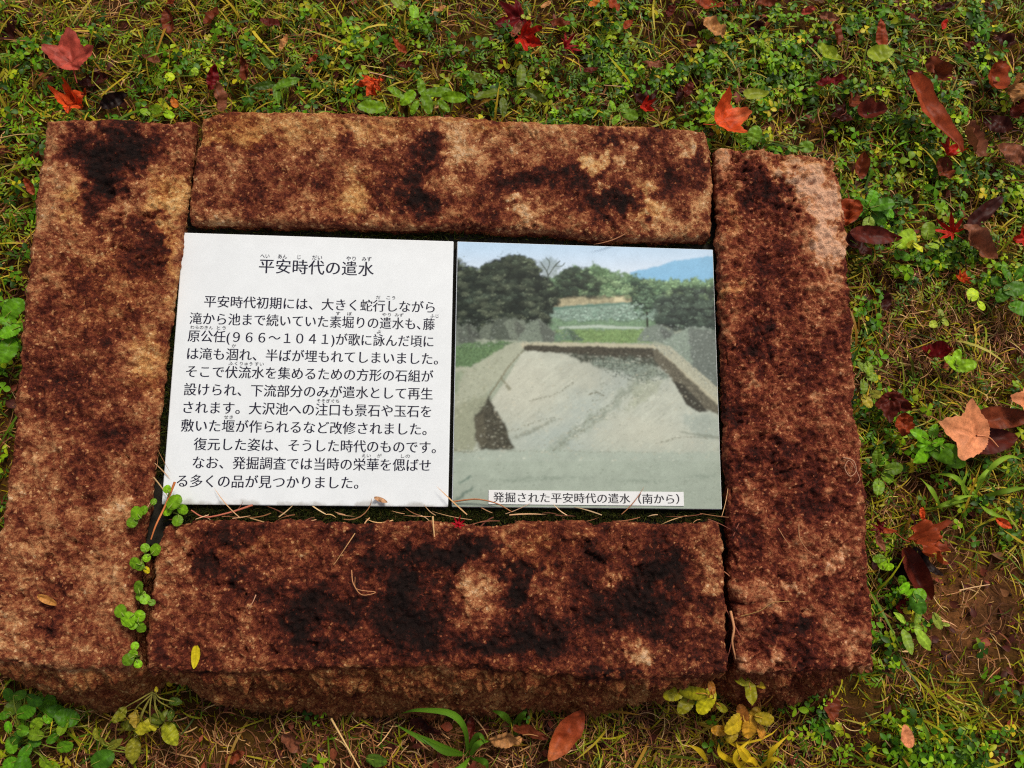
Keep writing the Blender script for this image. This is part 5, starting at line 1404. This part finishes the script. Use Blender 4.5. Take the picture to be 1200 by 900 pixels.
plant('yellow_weed', 'three-leaved yellow sprig in front of the joint of front and right stones', (890, 830),
      [(871, 798, 22, 165, .09), (890, 800, 20, 330, .085, (204, 170, 34)), (880, 812, 28, 262, .09), (903, 800, 16, 300, .07, (200, 140, 40)), (914, 793, 20, 80, .085, (188, 130, 60))], 'ovate', (204, 196, 30), width=.55, stem=(196, 140, 70))
plant('yellow_weed', 'ragged orange yellow leaves on the grass below the yellow sprigs', (885, 850),
      [(862, 848, 30, 205, .05), (878, 852, 30, 270, .048, (206, 150, 40)), (896, 842, 30, 345, .055, (208, 180, 34)), (843, 856, 22, 190, .04, (196, 140, 36)), (870, 836, 20, 100, .05, (196, 120, 44)), (884, 838, 24, 60, .05, (204, 160, 40)), (858, 860, 22, 240, .042), (892, 858, 24, 310, .044, (190, 130, 44))], 'toothed', (204, 172, 34), width=.62, crumple=.09, stem=(196, 150, 50))
plant('yellow_weed', 'small sprout of yellow and green leaves left of the corner patch of large leaves', (175, 880), [(120, 868, 16, 120, .03), (135, 872, 20, 30, .03), (112, 860, 14, 80, .03)], 'ovate', (150, 150, 40), width=.5)

def tuft(name, label, blades, rgb, cat='grass tuft', width=.0045, group=None):
    """grass tuft: every blade is a part; blade = list of (x, y, z)"""
    b0 = blades[0][0]
    b = at(b0[0], b0[1], 0)
    r = empty(name, b)
    tag(r, label, cat, group)
    for k, bl in enumerate(blades):
        P = spline([at(x, y, z) for x, y, z in bl], 16) - b
        T = np.gradient(P, axis=0); T /= np.linalg.norm(T, axis=1)[:, None]
        S = np.cross(T, [0, 0, 1]); S /= np.linalg.norm(S, axis=1)[:, None] + 1e-9
        t = np.linspace(0, 1, 16)
        w = width * np.clip(np.minimum(.35 + 1.6 * t, (1 - t) * 1.9 + .04), 0, 1)
        V = np.stack([P - S * w[:, None] / 2 + [0, 0, .0005], P - np.array([0, 0, .0004]), P + S * w[:, None] / 2 + [0, 0, .0005]], 1).reshape(-1, 3)
        c = lin(rgb) * random.uniform(.75, 1.2)
        Cb = np.repeat(c[None], len(V), 0) * (1 + .12 * fbm(V, 200, 2, k))[:, None]
        Cb[1::3] *= 1.2
        obj('blade', make_mesh('blade', V, [grid_faces(3, 16)], Cb), M_GRASS, r)
    return r
tuft('grass_tuft', 'coarse green grass tuft arching over dead grass below the front stone',
     [[(548, 885, 0), (500, 868, .03), (462, 848, .02)], [(548, 885, 0), (545, 855, .05), (528, 836, .06), (490, 832, .05), (470, 836, .03)], [(548, 885, 0), (520, 880, .03), (490, 862, .03)], [(550, 888, 0), (560, 872, .03), (575, 868, .02)], [(552, 888, 0), (568, 893, .02), (572, 902, .01)], [(550, 888, 0), (540, 900, .02), (520, 905, .01)], [(545, 884, 0), (560, 862, .03), (570, 870, .03)], [(600, 850, 0), (590, 838, .04), (575, 832, .03)], [(600, 850, 0), (612, 838, .03), (618, 834, .03)]], (88, 128, 24), width=.0075)
tuft('grass_tuft', 'coarse arching green grass right of the stones, below the bark-like leaf',
     [[(1140, 585, 0), (1160, 550, .05), (1182, 535, .05), (1200, 540, .03)], [(1140, 585, 0), (1120, 560, .05), (1095, 555, .03)], [(1140, 585, 0), (1150, 560, .05), (1168, 540, .04)], [(1138, 585, 0), (1110, 590, .03), (1085, 600, .01)], [(1140, 585, 0), (1180, 575, .04), (1210, 570, .02)], [(1135, 585, 0), (1128, 570, .05), (1135, 550, .06)], [(1142, 585, 0), (1160, 600, .03), (1185, 610, .02)], [(1105, 600, 0), (1092, 575, .04), (1078, 560, .02)], [(1105, 600, 0), (1120, 585, .04), (1142, 580, .03)]], (126, 158, 40), width=.0065)
tuft('grass_tuft', 'yellow grass blades at the bottom edge below the yellow sprigs',
     [[(885, 900, 0), (872, 880, .03), (850, 868, .02)], [(885, 900, 0), (870, 885, .03), (862, 868, .03)], [(880, 900, 0), (846, 885, .02), (842, 870, .03)], [(890, 902, 0), (880, 890, .02), (860, 898, .01)], [(885, 905, 0), (905, 890, .03), (918, 892, .02)], [(900, 900, 0), (905, 880, .03), (925, 860, .03)], [(830, 895, 0), (820, 880, .02), (805, 872, .02)], [(870, 905, 0), (862, 885, .03), (885, 862, .03)]], (214, 180, 30), width=.0065)
tuft('grass_tuft', 'upright fresh green grass tuft in clover above the right stone', [[(1040, 180, 0), (1036, 165, .04), (1025, 150, .05)], [(1040, 180, 0), (1045, 160, .05), (1055, 145, .05)], [(1040, 180, 0), (1030, 172, .04), (1012, 165, .04)], [(1040, 180, 0), (1052, 170, .04), (1068, 165, .03)], [(1042, 182, 0), (1040, 160, .05), (1042, 140, .06)], [(1040, 180, 0), (1048, 178, .05), (1060, 180, .04)]], (112, 158, 28), width=.0032)
tuft('grass_tuft', 'fine green grass tuft in the lawn beyond the top stone, left part', [[(168, 70, 0), (175, 50, .04), (188, 38, .05)], [(168, 70, 0), (160, 55, .04), (150, 48, .03)], [(168, 70, 0), (168, 50, .05), (166, 32, .06)], [(168, 70, 0), (178, 65, .04), (196, 60, .03)], [(166, 72, 0), (164, 80, .03), (158, 92, .02)], [(168, 70, 0), (172, 45, .04), (180, 28, .05)]], (112, 142, 36), width=.0035)
tuft('grass_tuft', 'narrow green blades sprouting in the clover at the bottom right', [[(1090, 880, 0), (1086, 860, .04), (1080, 842, .05)], [(1090, 880, 0), (1096, 868, .03), (1104, 880, .03)], [(1065, 890, 0), (1072, 880, .03), (1082, 872, .04)], [(1008, 858, 0), (1020, 848, .04), (1034, 842, .04)], [(1120, 895, 0), (1128, 880, .03), (1140, 886, .02)]], (104, 142, 36), width=.005)

# ------------------------------------------------------------------ single straws and twigs
def straw(name, label, pts, w, rgb, cat='straw', tip=None, group=None):
    P = spline([at(x, y, z) for x, y, z in pts], 10 * len(pts))
    c = P.mean(0)
    v, f = tube(P - c, w, w * .55, 5)
    o = obj(name, make_mesh(name, v, [f], np.repeat(lin(rgb)[None], len(v), 0)), M_TUBE, loc=c)
    tag(o, label, cat, group)
    return o, P
A_ = ZS + .002
straw('straw', 'pale straw stalk standing in dead grass at the bottom left of centre', [(388, 842, .03), (405, 872, .03), (424, 905, .03)], .0013, (226, 184, 120))
straw('straw', 'short straight straw lying on the front stone below the panel joint', [(507, 605, A_ + .004), (508, 618, A_ + .003), (509, 629, A_ + .002)], .0011, (224, 178, 122))
straw('tendril', 'curled pale tendril looping on the right stone', [(988, 536, A_ + .003), (1000, 540, A_ + .006), (1003, 552, A_ + .005), (996, 558, A_ + .004), (990, 548, A_ + .003), (996, 540, A_ + .004), (1007, 560, A_ + .005), (1003, 568, A_ + .003)], .0006, (190, 140, 110))
straw('tendril', 'curl of thin dead stems on the front stone, left of its black blotch', [(412, 668, A_ + .004), (414, 684, A_ + .008), (424, 697, A_ + .006), (440, 694, A_ + .003), (418, 690, A_ + .006), (416, 676, A_ + .008)], .0006, (186, 128, 84))
straw('tendril', 'bent thin stem on the front stone below the white panel', [(416, 625, A_ + .003), (406, 640, A_ + .006), (396, 655, A_ + .003), (391, 662, A_ + .002)], .0006, (196, 146, 96))
straw('straw', 'thin pinkish straw on the left part of the front stone', [(300, 697, A_ + .003), (296, 706, A_ + .004), (291, 713, A_ + .002)], .0006, (206, 150, 116))
straw('straw', 'thin brown stem arched on the right stone near its near end', [(868, 722, A_ + .004), (890, 716, A_ + .008), (906, 706, A_ + .006), (926, 705, A_ + .003)], .0006, (150, 112, 60))
straw('straw', 'thin stem on the middle of the right stone', [(936, 614, A_ + .003), (937, 630, A_ + .006), (944, 642, A_ + .005), (951, 649, A_ + .003)], .0006, (176, 124, 84))
straw('straw', 'short thin stem left of the longer one on the right stone', [(912, 619, A_ + .003), (920, 632, A_ + .004), (927, 641, A_ + .003)], .0005, (176, 124, 84))
straw('straw', 'pale straw lying on bare soil right of the right stone', [(1124, 692, .012), (1142, 688, .014), (1160, 685, .012)], .0011, (208, 164, 116))
straw('straw', 'dark thin root curving over the bare soil', [(1138, 733, .010), (1126, 745, .014), (1130, 765, .010), (1146, 780, .010)], .0009, (112, 76, 48))
straw('straw', 'straight straw slanting on bare soil below the plantain', [(1105, 745, .012), (1118, 765, .012), (1130, 782, .010)], .0008, (170, 120, 80))
straw('straw', 'pale straw tip in the grass above the top stone', [(433, 85, .03), (447, 88, .034), (461, 92, .03)], .0010, (200, 160, 120))
straw('straw', 'level pale straw in thin grass above the right half of the top stone', [(708, 100, .02), (722, 101, .024), (737, 102, .02)], .0008, (196, 150, 110))
straw('straw', 'dry bent stem crossing the grass left of the left stone', [(0, 162, .03), (20, 158, .036), (40, 157, .03)], .0009, (196, 160, 96))
straw('straw', 'orange dry blade leaning across the lower left corner of the white panel', [(205, 565, ZP + .016), (194, 592, ZP + .012), (183, 615, ZS + .006), (177, 632, ZS + .003)], .0014, (206, 120, 66))
straw('straw', 'reddish dry blade lying along the lower edge of the white panel', [(296, 592, ZP + .006), (268, 601, ZP + .006), (240, 606, ZP + .004), (224, 598, ZP + .003)], .0012, (186, 104, 78))
straw('straw', 'long bent straw bridging the panels below the photo', [(530, 588, ZP + .004), (558, 585, ZP + .008), (582, 590, ZP + .006), (600, 600, ZP + .003)], .0010, (170, 110, 70))
straw('straw', 'bundle-like dry stalk along the near end of the right joint', [(856, 716, ZS), (860, 736, ZS + .004), (858, 752, ZS + .003), (862, 772, ZS - .004)], .0016, (196, 136, 92))
